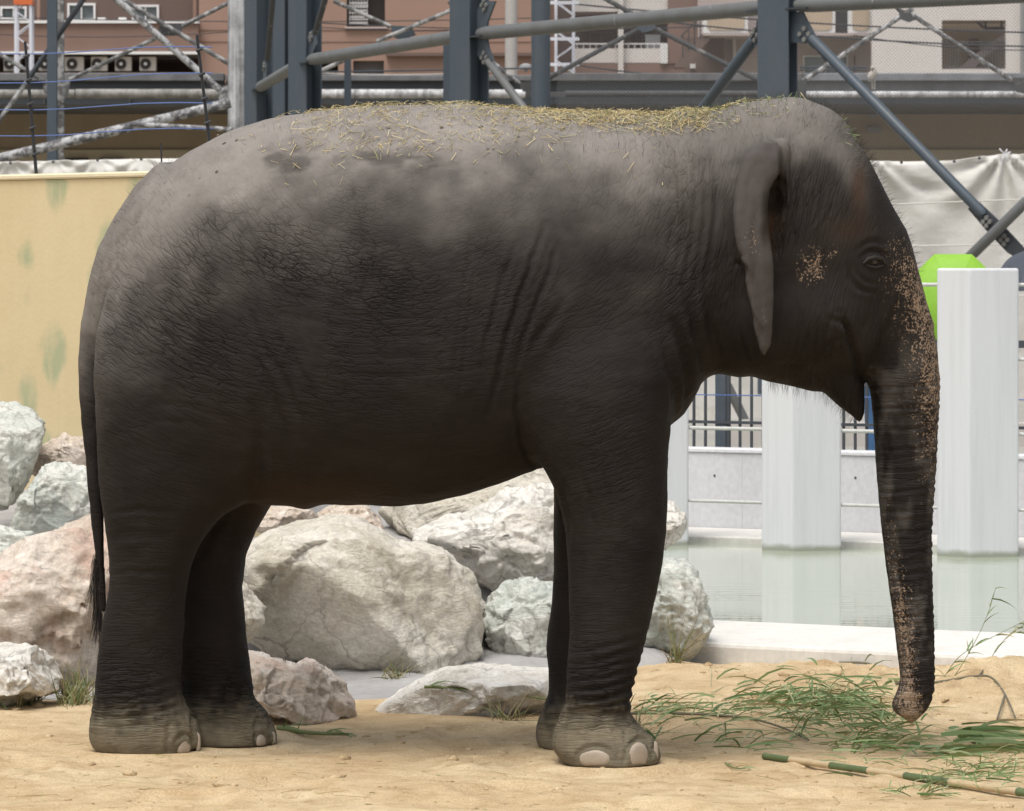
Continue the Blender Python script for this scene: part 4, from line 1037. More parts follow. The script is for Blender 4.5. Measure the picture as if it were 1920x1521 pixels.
# trunk (body) ---------------------------------------------------
tA = lambda x, y: float(dcen(x))
body_top = [(178,600),(182,545),(188,510),(200,470),(212,440),(228,405),(250,372),(275,342),(310,312),(360,279),(420,250),(500,225),(600,208),(700,200),(800,196),(870,196),(960,204),(1050,211),(1150,212),(1250,218),(1310,222),(1350,232),(1390,250)]
body_bot = [(178,640),(190,760),(215,820),(260,870),(350,915),(430,940),(500,945),(545,950),(575,957),(605,947),(690,946),(740,948),(800,943),(870,929),(930,909),(985,888),(1040,868),(1100,850),(1180,832),(1250,806),(1290,768),(1318,715),(1350,680),(1390,640)]
body_wid = [(178,30),(186,80),(200,120),(230,165),(280,212),(380,255),(500,278),(650,298),(800,300),(950,282),(1080,246),(1180,214),(1260,184),(1330,150),(1390,120)]
loft_x(adj_xy(body_top, tA), adj_xy(body_bot, tA), body_wid, dcen, 0, p=2.15, asym=.1, sig=5)
# hip bone and shoulder blade mass
# near hind leg
k0 = lambda d: (lambda pts: adj_xy(pts, d))
loft_y(k0(-10)([(250,470),(215,540),(183,620),(179,700),(184,800),(188,900),(194,950),(201,1000),(205,1040),(206,1080),(203,1110),(196,1150),(186,1200),(178,1270),(172,1325),(166,1358),(165,1385),(170,1402),(180,1408)]),
       k0(-10)([(420,470),(480,540),(505,620),(515,700),(505,800),(478,880),(442,940),(406,980),(376,1020),(359,1060),(351,1100),(345,1150),(341,1220),(339,1270),(341,1305),(352,1330),(369,1358),(377,1385),(376,1402),(368,1408)]),
       [(470,60),(560,96),(640,120),(720,132),(800,130),(900,114),(1000,96),(1100,84),(1250,77),(1320,78),(1360,88),(1390,92),(1412,86)],
       [(470,-20),(700,-48),(900,-36),(1100,-10),(1408,20)], 46)
loft_y(k0(165)([(330,700),(320,800),(330,900),(330,1000),(322,1100),(325,1250),(330,1310),(328,1360),(330,1392)]),
       k0(165)([(500,700),(540,800),(535,880),(508,945),(482,990),(461,1040),(453,1100),(460,1170),(469,1250),(477,1308),(496,1330),(514,1360),(519,1385),(512,1395)]),
       [(700,110),(800,125),(900,112),(1000,96),(1100,84),(1250,77),(1320,78),(1360,88),(1390,92)],
       [(700,190),(900,186),(1100,175),(1395,165)], 40)
# near front leg
loft_y(k0(-178)([(1120,500),(1062,580),(1010,640),(981,695),(974,740),(984,790),(1006,850),(1032,900),(1046,930),(1054,960),(1062,1000),(1067,1100),(1068,1180),(1065,1240),(1062,1290),(1059,1325),(1046,1350),(1036,1380),(1035,1400),(1046,1420),(1056,1427)]),
       k0(-178)([(1185,500),(1238,580),(1262,640),(1268,700),(1262,760),(1254,830),(1251,900),(1248,1000),(1236,1080),(1222,1150),(1208,1210),(1190,1270),(1182,1310),(1182,1338),(1200,1360),(1226,1388),(1239,1412),(1238,1424),(1230,1431)]),
       [(500,70),(580,104),(660,122),(740,125),(850,112),(950,100),(1100,89),(1240,79),(1320,76),(1350,86),(1390,98),(1415,101),(1432,96)],
       [(500,-172),(700,-204),(800,-206),(900,-196),(1100,-182),(1428,-178)], 24)
loft_y(k0(90)([(1060,700),(1040,800),(1038,900),(1040,960),(1039,1000),(1037,1080),(1034,1130),(1027,1180),(1023,1220),(1028,1262),(1028,1300),(1016,1330),(1005,1360),(1003,1385),(1010,1398)]),
       k0(90)([(1240,700),(1225,800),(1210,900),(1205,960),(1200,1000),(1190,1080),(1180,1150),(1165,1210),(1150,1262),(1142,1300),(1150,1330),(1178,1362),(1190,1385),(1184,1398)]),
       [(700,120),(850,108),(950,98),(1100,88),(1240,78),(1310,76),(1350,90),(1390,98)],
       [(700,80),(900,82),(1398,90)], 40)
# head
hd = k0(-94)
loft_x(hd([(1270,224),(1310,222),(1360,217),(1420,203),(1470,195),(1510,193),(1545,204),(1580,236),(1605,266),(1630,301),(1650,340),(1670,380),(1690,420),(1705,460),(1718,510),(1730,560),(1738,600)]),
       hd([(1270,600),(1310,668),(1345,690),(1365,703),(1385,710),(1410,706),(1440,717),(1480,724),(1520,735),(1560,736),(1590,720),(1620,705),(1650,690),(1700,670),(1730,640),(1738,615)]),
       [(1270,150),(1310,158),(1350,160),(1420,166),(1500,170),(1560,160),(1620,136),(1660,112),(1700,78),(1725,46),(1738,20)],
       lambda x: np.full_like(np.asarray(x, dtype=np.float64), -94.0), 40, p=2.35, asym=-.16, sig=5)
chain([(1395,262,-150,62),(1470,250,-150,58),(1530,262,-150,44)], 30)      # crown dome, near side
chain([(1395,262,-38,62),(1470,250,-38,58),(1530,262,-38,44)], 30)
chain([(1440,600,-170,84),(1530,590,-190,70),(1575,620,-170,46)], 46)       # cheek
chain([(1440,600,-18,84),(1530,590,2,70),(1575,620,-18,46)], 46)
chain([(1600,430,-176,26),(1650,455,-170,24),(1668,500,-160,18)], 26)       # brow
chain([(1600,430,-12,26),(1650,455,-18,24),(1668,500,-28,18)], 26)
# trunk
loft_y(hd([(1600,430),(1608,560),(1618,640),(1625,700),(1632,740),(1637,780),(1643,850),(1648,930),(1655,1000),(1666,1080),(1675,1150),(1683,1220),(1689,1265),(1688,1285),(1679,1305),(1671,1322),(1680,1338),(1702,1349)]),
       hd([(1694,430),(1718,510),(1731,560),(1745,610),(1757,660),(1762,710),(1760,770),(1757,830),(1752,900),(1748,960),(1746,1000),(1749,1100),(1752,1200),(1752,1270),(1750,1295),(1744,1315),(1736,1332),(1716,1349)]),
       [(430,80),(560,92),(700,84),(800,68),(900,60),(1000,53),(1200,42),(1290,36),(1330,30),(1349,16)],
       [(430,-94),(1349,-94)], 24, p=2.4, sig=4)
# lower lip: meets the trunk in a hard crease
loft_y(hd([(1535,600),(1490,680),(1530,722),(1552,745),(1575,765),(1597,780),(1607,788)]),
       hd([(1580,600),(1602,650),(1614,690),(1620,720),(1622,750),(1621,775),(1615,788)]),
       [(600,84),(680,80),(722,62),(745,46),(765,32),(780,22),(788,12)], [(600,-94),(788,-94)], 5, p=2.1, sig=3)
# ears: flaps folded back along the neck
for sgn in (-1, 1):
    ec = lambda v: -94+sgn*v
    loft_y(hd([(1424,272),(1400,280),(1384,298),(1370,340),(1366,400),(1369,440),(1374,470),(1379,490),(1386,512),(1394,560),(1403,610),(1410,640),(1419,662)]),
           hd([(1440,272),(1454,280),(1455,300),(1449,330),(1432,358),(1425,400),(1429,440),(1437,500),(1439,560),(1438,620),(1433,645),(1424,662)]),
           [(272,22),(300,28),(400,20),(500,14),(600,12),(662,8)], [(272,ec(172)),(300,ec(182)),(400,ec(204)),(500,ec(212)),(600,ec(208)),(662,ec(200))], 7, p=2.6, sig=3)
    chain([(1448,284,ec(160),17),(1451,320,ec(170),13),(1463,345,ec(172),9),(1467,375,ec(170),8),(1460,400,ec(166),7),(1452,430,ec(160),6)], 7)
# tail hanging down the back of the rump
tl = lambda x: float(dcen(x))
chain([(300,330,70,26),(268,362,84,27),(232,415,90,27),(200,475,92,25),(176,545,92,22),(162,610,92,21),(157,680,92,20),(159,750,92,19),(164,820,92,16),(169,900,92,13.5),(174,980,92,11.5),(179,1050,92,9.5),(183,1110,92,8),(186,1150,92,6)], 7)
# the soles stand flat on the sand
GROUND_PY = HOR + EYE*EPX
FLD = np.maximum(FLD, (GY-(GROUND_PY-1.0))[None, :, None].astype(np.float32))
# ear hole and the mouth line are cut as hollows
def hollow(c, rad, k):
    m = max(rad)+12
    bx = tuple(sub(c[i]-m, c[i]+m, G) for i, G in enumerate((GX, GY, GD)))
    X = GX[bx[0][0]:bx[0][1]][:, None, None]; Yv = GY[bx[1][0]:bx[1][1]][None, :, None]; D = GD[bx[2][0]:bx[2][1]][None, None, :]
    F = (np.sqrt(((X-c[0])/rad[0])**2+((Yv-c[1])/rad[1])**2+((D-c[2])/rad[2])**2)-1)*min(rad)
    A = FLD[bx[0][0]:bx[0][1], bx[1][0]:bx[1][1], bx[2][0]:bx[2][1]]
    B = -F.astype(np.float32)
    A[:] = np.maximum(A, B)+np.maximum(k-np.abs(A-B), 0)**2/(4*k)
hollow(hd([(1444,382)])[0]+(-264,), (15,30,26), 8)
hollow(hd([(1446,455)])[0]+(-262,), (12,40,14), 8)

hollow(hd([(1369,486)])[0]+(-94-212,), (14,14,34), 3)
hollow(hd([(1379,504)])[0]+(-94-212,), (8,15,34), 3)
def surface_nets(F):
    s = F < 0
    nx, ny, nz = F.shape
    c = s[:-1, :-1, :-1].astype(np.int8)
    for o in ((1,0,0),(0,1,0),(0,0,1),(1,1,0),(1,0,1),(0,1,1),(1,1,1)):
        c = c + s[o[0]:nx-1+o[0], o[1]:ny-1+o[1], o[2]:nz-1+o[2]]
    I, J, K = np.nonzero((c > 0) & (c < 8))
    idx = np.full((nx-1, ny-1, nz-1), -1, dtype=np.int32); idx[I, J, K] = np.arange(len(I))
    cor = [(i, j, k) for i in (0, 1) for j in (0, 1) for k in (0, 1)]
    val = np.stack([F[I+a, J+b, K+d] for a, b, d in cor], 1)
    acc = np.zeros((len(I), 3)); cnt = np.zeros(len(I))
    for a in range(8):
        for b in range(a+1, 8):
            df = [cor[b][q]-cor[a][q] for q in range(3)]
            if sum(abs(x) for x in df) != 1: continue
            va, vb = val[:, a], val[:, b]; m = (va < 0) != (vb < 0)
            t = np.where(m, va/np.where(m, va-vb, 1), 0)
            for q in range(3): acc[:, q] += np.where(m, cor[a][q]+t*df[q], 0)
            cnt += m
    P = np.stack([I, J, K], 1)+acc/cnt[:, None]
    quads = []
    for ax in range(3):
        o1, o2 = [q for q in range(3) if q != ax]
        sl0 = [slice(1, -1)]*3; sl0[ax] = slice(0, -1); sl1 = list(sl0); sl1[ax] = slice(1, None)
        a, b = s[tuple(sl0)], s[tuple(sl1)]
        E = np.array(np.nonzero(a != b)).T; pos = a[tuple(E.T)]
        E[:, o1] += 1; E[:, o2] += 1
        def g(d1, d2):
            q = E.copy(); q[:, o1] -= d1; q[:, o2] -= d2; return idx[q[:, 0], q[:, 1], q[:, 2]]
        Q = np.stack([g(1, 1), g(0, 1), g(0, 0), g(1, 0)], 1)
        flip = pos if ax != 1 else ~pos
        Q[~flip] = Q[~flip][:, ::-1]
        quads.append(Q)
    return P, np.concatenate(quads)
def vnormals(V, Q):
    n = np.cross(V[Q[:, 2]]-V[Q[:, 0]], V[Q[:, 3]]-V[Q[:, 1]])
    N = np.stack([np.bincount(Q.ravel(), weights=np.repeat(n[:, q], 4), minlength=len(V)) for q in range(3)], 1)
    return N/np.maximum(np.linalg.norm(N, axis=1, keepdims=True), 1e-9)
def laplace(V, Q, n, lam=.5):
    e = np.concatenate([Q[:, [0, 1]], Q[:, [1, 2]], Q[:, [2, 3]], Q[:, [3, 0]]])
    for _ in range(n):
        cnt = np.bincount(e.ravel(), minlength=len(V)).astype(float)
        A = np.stack([np.bincount(e[:, 0], weights=V[e[:, 1], q], minlength=len(V))+np.bincount(e[:, 1], weights=V[e[:, 0], q], minlength=len(V)) for q in range(3)], 1)
        V = V+lam*(A/np.maximum(cnt, 1)[:, None]-V)
    return V
P, Q = surface_nets(FLD); del FLD
P = np.stack([GX[0]+P[:, 0]*H, GY[0]+P[:, 1]*H, GD[0]+P[:, 2]*H], 1)
P = laplace(P, Q, 2, .4)
N = vnormals(P, Q)
if (N[:, 1]*(P[:, 1]-560))[P[:, 0] < 1200].sum() < 0:
    Q = Q[:, ::-1].copy(); N = -N
# --- relief: folds drawn as polylines on the near side, plus broad and small unevenness
kk = 1+P[:, 2]/FPX
IX = 960+(P[:, 0]-960)/kk; IY = HOR+(P[:, 1]-HOR)/kk          # where each vertex is seen in the photo
near = sstep(.25, -.15, N[:, 2])
disp = np.zeros(len(P))
def fold(pts, depth, width, ridge=.45, taper=True, mask=None):
    global disp
    p = np.array(pts, dtype=np.float64)
    # smooth the polyline
    for _ in range(2):
        q = [p[0]]
        for a, b in zip(p[:-1], p[1:]): q += [a*.75+b*.25, a*.25+b*.75]
        p = np.array(q+[p[-1]])
    lo, hi = p.min(0)-width*5, p.max(0)+width*5
    ii = np.nonzero((IX > lo[0]) & (IX < hi[0]) & (IY > lo[1]) & (IY < hi[1]) & (near > .02))[0]
    if not len(ii): return
    x, y = IX[ii]+3*vnoise(P[ii]/23., 5), IY[ii]+3*vnoise(P[ii]/23., 6)
    best = np.full(len(ii), 1e9); arc = np.zeros(len(ii)); L = np.r_[0, np.cumsum(np.linalg.norm(np.diff(p, axis=0), axis=1))]
    for n_, (a, b) in enumerate(zip(p[:-1], p[1:])):
        v = b-a; t = np.clip(((x-a[0])*v[0]+(y-a[1])*v[1])/max(1e-6, v@v), 0, 1)
        d = np.hypot(x-a[0]-t*v[0], y-a[1]-t*v[1]); m = d < best
        best[m] = d[m]; arc[m] = (L[n_]+t[m]*np.linalg.norm(v))/L[-1]
    tp = np.sin(np.pi*np.clip(arc, .03, .97))**.6 if taper else 1
    g = -depth*np.exp(-(best/width)**2)+ridge*depth*np.exp(-((best-2.1*width)/(1.2*width))**2)
    disp[ii] += g*tp*near[ii]
# shoulder and elbow folds
fold([(1022,420),(1000,480),(972,560),(948,630),(932,710),(915,775)], 6.5, 5)
fold([(968,455),(945,520),(930,570),(915,630),(903,690)], 4.5, 4.5)
fold([(1050,455),(1030,510),(1005,570),(985,620),(972,665),(965,730)], 5, 5)
fold([(980,690),(968,740),(972,790),(986,850),(1008,880)], 4, 5)
fold([(880,470),(868,560),(858,650),(845,740)], 2, 4)
fold([(905,440),(890,520),(875,600),(868,690),(860,760)], 2.2, 4)
fold([(1055,905),(1062,950),(1068,1010)], 5, 6)
fold([(1090,880),(1105,940),(1112,1000)], 3, 6)
fold([(1130,880),(1150,960),(1155,1010)], 2.5, 5)
fold([(1060,560),(1020,620),(990,660)], 4, 8)
# neck folds
for dx, dp in ((0, 3), (18, 2.4), (-20, 2.2), (38, 3), (-42, 1.6)):
    fold([(1292+dx,255),(1306+dx,330),(1304+dx,420),(1288+dx,500),(1282+dx,570)], dp, 5)
fold([(1290,540),(1300,620),(1318,690)], 7, 7)
fold([(1262,600),(1285,660),(1292,720),(1285,760)], 8, 7)
fold([(1245,640),(1262,700),(1268,760),(1256,800)], 5, 6)
fold([(1330,560),(1335,620),(1350,680)], 5, 7)
# flank fold before the thigh
fold([(455,560),(490,640),(525,700),(560,770),(585,850)], 3.4, 6)
fold([(470,650),(505,720),(530,790),(545,850)], 3, 5)
fold([(500,600),(540,660),(580,720),(610,800)], 2.2, 6)
fold([(475,760),(490,830),(480,900),(462,940)], 8, 12)
fold([(430,960),(395,1000),(365,1060)], 3, 8)
for n_ in range(6):                                  # saddle wrinkles under the back
    r_ = 150+n_*34
    fold([(740+r_*1.5*math.cos(a), 300+r_*math.sin(a)) for a in np.linspace(2.75-.12*n_, 1.9-.05*n_, 8)], 1.0, 5)
for n_ in range(7):
    r_ = 190+n_*36
    fold([(740+r_*1.35*math.cos(a), 300+r_*math.sin(a)) for a in np.linspace(1.95-.06*(n_ % 3), 1.15+.1*(n_ % 2), 8)], .8, 5)
for n_ in range(9):                                  # rump
    y0 = 520+n_*32
    fold([(215+6*n_,y0+34),(290,y0+10),(370,y0+18),(450,y0+52)], .9, 5)
# tail root groove
fold([(310,322),(262,395),(224,460),(202,520),(188,580)], 7, 6)
# ankles and knees
for y0, dp in ((1218,2.5),(1238,3),(1256,3.5),(1274,4),(1292,4),(1310,4.5),(1330,5)):
    fold([(1058,y0+8),(1110,y0+4+6*math.sin(y0)),(1160,y0-10),(1215,y0-30)], dp, 5)
fold([(1045,1352),(1080,1338),(1130,1342),(1180,1334)], 5, 6)
for y0, dp in ((1292,2.5),(1308,3),(1322,4),(1340,4),(1356,3)):
    fold([(172,y0),(230,y0+8),(290,y0-4),(345,y0-20)], dp, 5)
for y0 in (960,1000,1010,1075):
    fold([(196,y0+8),(250,y0-6),(330,y0+2)], 1.8, 5)
for y0 in (1290,1310,1330):
    fold([(350,y0+12),(410,y0+6),(480,y0-12)], 2.5, 5)
# face: lines fanning from the ear, eye and mouth
for dx in (0, 12, 25, 39, 54, 70, 88):
    fold([(1462+dx*.7,270+dx*.25),(1472+dx,330),(1474+dx,390),(1466+dx*.62,450),(1456+dx*.3,500)], 3.2-.02*dx, 3.8)
fold([(1588,498),(1594,525),(1612,545),(1642,550)], 4, 5)
fold([(1600,500),(1612,522),(1640,532)], 3, 4)
fold([(1612,484),(1630,468),(1652,470),(1664,488)], 4.5, 4.5)
fold([(1606,470),(1630,452),(1660,456)], 3, 4.5)
fold([(1575,585),(1588,612),(1597,640),(1606,680),(1618,712)], 9, 6)
fold([(1556,596),(1580,606),(1596,630)], 5, 5)
fold([(1540,660),(1560,640),(1585,632)], 3.5, 5)
fold([(1430,690),(1490,690),(1545,676),(1590,650)], 4, 7)
for dx in (0, 16, 34, 52):
    fold([(1500+dx,560),(1504+dx,610),(1490+dx,660),(1460+dx,700)], 2.2, 4)
for dx in (0, 22, 40):
    fold([(1380+dx,560),(1384+dx,620),(1400+dx,680)], 2.2, 5)
fold([(1690,560),(1660,620),(1640,680),(1636,720)], 3, 7)
fold([(1672,740),(1660,800),(1668,870)], 2.5, 6)
# trunk rings and its long lower seam
for n_ in range(46):
    y0 = 720+n_*13+3*math.sin(n_*2.1)
    xl = np.interp(y0, [720,1000,1300], [1632,1655,1690]); xr = np.interp(y0, [720,1000,1300], [1762,1746,1752])
    fold([(xl+8,y0+6),((xl+xr)/2,y0+7),(xr,y0-3)], 1.1+.6*(n_ % 3 == 0), 3.2, ridge=.6, taper=False)
fold([(1664,930),(1676,1040),(1692,1140),(1706,1240),(1712,1300)], 5, 5)
fold([(1672,940),(1690,1050),(1706,1150),(1718,1230)], 3, 4)
# foot toes
for xs in ((1150,1158), (1172,1170)):
    fold([(xs[0],1372),(xs[1],1400),(xs[1],1430)], 2, 4, taper=False)
fold([(1222,1384),(1225,1400),(1224,1430)], 2, 3, taper=False)
fold([(362,1340),(362,1370),(360,1408)], 4, 4, taper=False)
fold([(318,1360),(318,1385),(312,1408)], 3, 5, taper=False)
fold([(482,1350),(478,1395)], 3, 4, taper=False)
fold([(506,1345),(506,1395)], 4, 4, taper=False)
for arc in ([(1080,1428),(1086,1408),(1115,1397),(1143,1407),(1151,1428)], [(1170,1428),(1176,1400),(1198,1384),(1218,1396),(1223,1424)],
            [(325,1406),(330,1384),(347,1375),(362,1386),(364,1404)], [(476,1394),(480,1378),(493,1373),(504,1392)]):
    fold(arc, 3.5, 3.6, ridge=.7)
fold([(1442,286),(1410,318),(1398,400),(1404,480),(1416,560)], 3.4, 8)
fold([(1372,500),(1392,486),(1408,520)], 3, 4)
fold([(1422,372),(1412,450),(1420,560),(1424,640)], 4, 6)
# ear: torn edge and veins
fold([(1376,480),(1390,492),(1400,520)], 5, 4)
fold([(1405,560),(1412,600),(1428,630)], 3, 3)
fold([(1440,300),(1420,340),(1412,420),(1418,520)], 2, 6)
low = fbm(P/np.array([120., 120., 120.]), 3, 11)
mid = fbm(P/np.array([36., 22., 36.]), 3, 12)
small = sstep(1300, 1420, IX)*.5
_earg = ((IX > 1355) & (IX < 1460) & (IY > 265) & (IY < 670) & (P[:, 2] < -240)).astype(float)
disp += _earg*(1.8*fbm(P/np.array([26., 90., 40.]), 2, 91)+.5*fbm(P/11., 2, 92))
disp += low*3.2+mid*1.2*(1-small)
headm = sstep(1290, 1340, P[:, 0])
P = P+N*disp[:, None]
P[:, 1] = np.minimum(P[:, 1], GROUND_PY-.5)
N = vnormals(P, Q)
EV = e2w(P)
EN = np.stack([N[:, 0], N[:, 2], -N[:, 1]], 1)
root = empty("elephant", (float(EV[:, 0].mean()), EY, 0), "grey-brown elephant with straw on its back standing side-on on the sand", "elephant")
ebody = mesh_obj("body", EV, Q, None, root, smooth=True)
ebody['label'] = "wrinkled dark grey body with pale dusty back and pink-speckled trunk"
em = ebody.data
# --- attributes for the skin material
ang = np.arctan2((IX-740)*.72, (IY-290)); rad = np.hypot((IX-740)*.72, IY-290)
ccx = (np.stack([ang*300, rad, P[:, 2]*.6], 1)/100).astype(np.float32)        # saddle-shaped wrinkle flow
legm = np.maximum(sstep(900, 1060, IY)*(IX < 1560), 0)
trm = sstep(1600, 1640, IX)*sstep(600, 720, IY)
hdm = sstep(1300, 1360, IX)*(1-trm)
legm = legm*(1-trm)
bdm = np.clip(1-legm-trm-hdm, 0, 1)
legc = np.stack([IX*.35+P[:, 2]*.35, IY, P[:, 2]*.2], 1)/100
hdc = np.stack([IX+.25*(IY-450), IY*.28, P[:, 2]*.5], 1)/100
def put(name, arr, typ='FLOAT_VECTOR'):
    a = em.attributes.new(name, typ, 'POINT')
    if typ == 'FLOAT_VECTOR': a.data.foreach_set('vector', np.ascontiguousarray(arr, dtype=np.float32).ravel())
    elif typ == 'FLOAT_COLOR': a.data.foreach_set('color', np.ascontiguousarray(arr, dtype=np.float32).ravel())
    else: a.data.foreach_set('value', np.ascontiguousarray(arr, dtype=np.float32).ravel())
put('flow', ccx); put('legc', legc); put('hdc', hdc)
put('region', np.stack([bdm, np.maximum(legm, trm), hdm, trm], 1), 'FLOAT_COLOR')
# dust lies on the back, neck and crown and on the ear; sand on the feet; pink patches on trunk and cheek
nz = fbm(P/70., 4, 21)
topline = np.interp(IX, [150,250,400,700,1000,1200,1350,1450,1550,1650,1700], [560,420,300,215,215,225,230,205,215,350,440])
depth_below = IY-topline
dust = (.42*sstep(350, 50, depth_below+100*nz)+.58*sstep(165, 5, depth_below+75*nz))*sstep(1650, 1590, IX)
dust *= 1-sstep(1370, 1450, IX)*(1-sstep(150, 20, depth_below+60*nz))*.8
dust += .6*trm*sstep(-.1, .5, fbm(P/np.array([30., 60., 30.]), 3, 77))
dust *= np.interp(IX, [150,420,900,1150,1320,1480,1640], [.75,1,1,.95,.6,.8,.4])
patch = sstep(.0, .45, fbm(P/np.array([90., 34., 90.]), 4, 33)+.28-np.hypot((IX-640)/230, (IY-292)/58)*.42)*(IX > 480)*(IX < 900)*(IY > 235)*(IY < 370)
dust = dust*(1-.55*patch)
earm = ((IX > 1360) & (IX < 1458) & (IY > 268) & (IY < 668) & (P[:, 2] < -94-np.interp(IY, [270,340,420,560,660], [150,168,176,180,180]))).astype(float)
earm *= 1-sstep(1420, 1434, IX)*sstep(345, 370, IY)*sstep(475, 425, IY)
pink = np.zeros(len(P))
xr = np.interp(IY, [380,510,610,710,900,1000,1200,1300], [1672,1718,1745,1762,1752,1746,1752,1751])
pink += .85*sstep(60, 4, xr-IX)*sstep(400, 520, IY)*sstep(1000, 820, IY)*(IX > 1640)
pink += .55*sstep(110, 20, xr-IX)*sstep(430, 560, IY)*sstep(860, 700, IY)*(IX > 1640)
xl = np.interp(IY, [700,930,1080,1220,1300,1345], [1625,1648,1666,1683,1688,1690])
pink += 1.0*np.exp(-((IX-xl-18)/22)**2)*sstep(1000, 1180, IY)*(IX > 1640)
pink += .5*np.exp(-((IX-xl-14)/14)**2)*sstep(880, 980, IY)*(IX > 1640)
pink += .8*sstep(1285, 1310, IY)*(IX > 1660)*(IX < 1730)
pink += 1.25*np.exp(-(((IX-1524)/24)**2+((IY-500)/30)**2))*near
pink += .8*np.exp(-(((IX-1560)/8)**2+((IY-470)/10)**2))*near
pink += .4*np.exp(-(((IX-1412)/22)**2+((IY-450)/40)**2))*earm + .3*np.exp(-(((IX-1430)/12)**2+((IY-610)/40)**2))*earm
sand = sstep(1296, 1382, IY+26*nz+16*vnoise(P/12., 3))
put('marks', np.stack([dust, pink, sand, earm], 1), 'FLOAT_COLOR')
wamp = .42+1.0*np.exp(-((IX-430)/300)**2-((IY-560)/170)**2)+.55*np.exp(-((IX-760)/230)**2-((IY-590)/130)**2)
wamp += .55*np.exp(-((IX-1300)/60)**2-((IY-480)/220)**2)+.8*sstep(1180, 1260, IY)*sstep(1400, 1330, IY)*(IX < 1300)+.55*trm
wamp += .35*np.exp(-((IX-1130)/110)**2-((IY-900)/120)**2)+.35*np.exp(-((IX-1490)/50)**2-((IY-400)/130)**2)+.3*np.exp(-((IX-1500)/80)**2-((IY-640)/70)**2)
wamp *= 1-.60*dust
wamp *= 1-.5*earm
put('wamp', np.clip(wamp, .12, 1.2), 'FLOAT')
brown = np.exp(-(((IX-1610)/14)**2+((IY-350)/50)**2))*.9+np.exp(-(((IX-1590)/40)**2+((IY-430)/22)**2))*.45 \
    + 1.2*np.exp(-(((IX-1452)/14)**2+((IY-425)/45)**2))*(1-earm)+.5*sstep(870, 960, IY)*sstep(430,520,IX)*sstep(760,640,IX)*sstep(.2, .8, N[:, 1]) \
    + .8*np.exp(-(((IX-1036)/10)**2+((IY-945)/24)**2))
put('brown', brown, 'FLOAT')
EXTRA = dict(P=P, N=N, Q=Q, IX=IX, IY=IY)

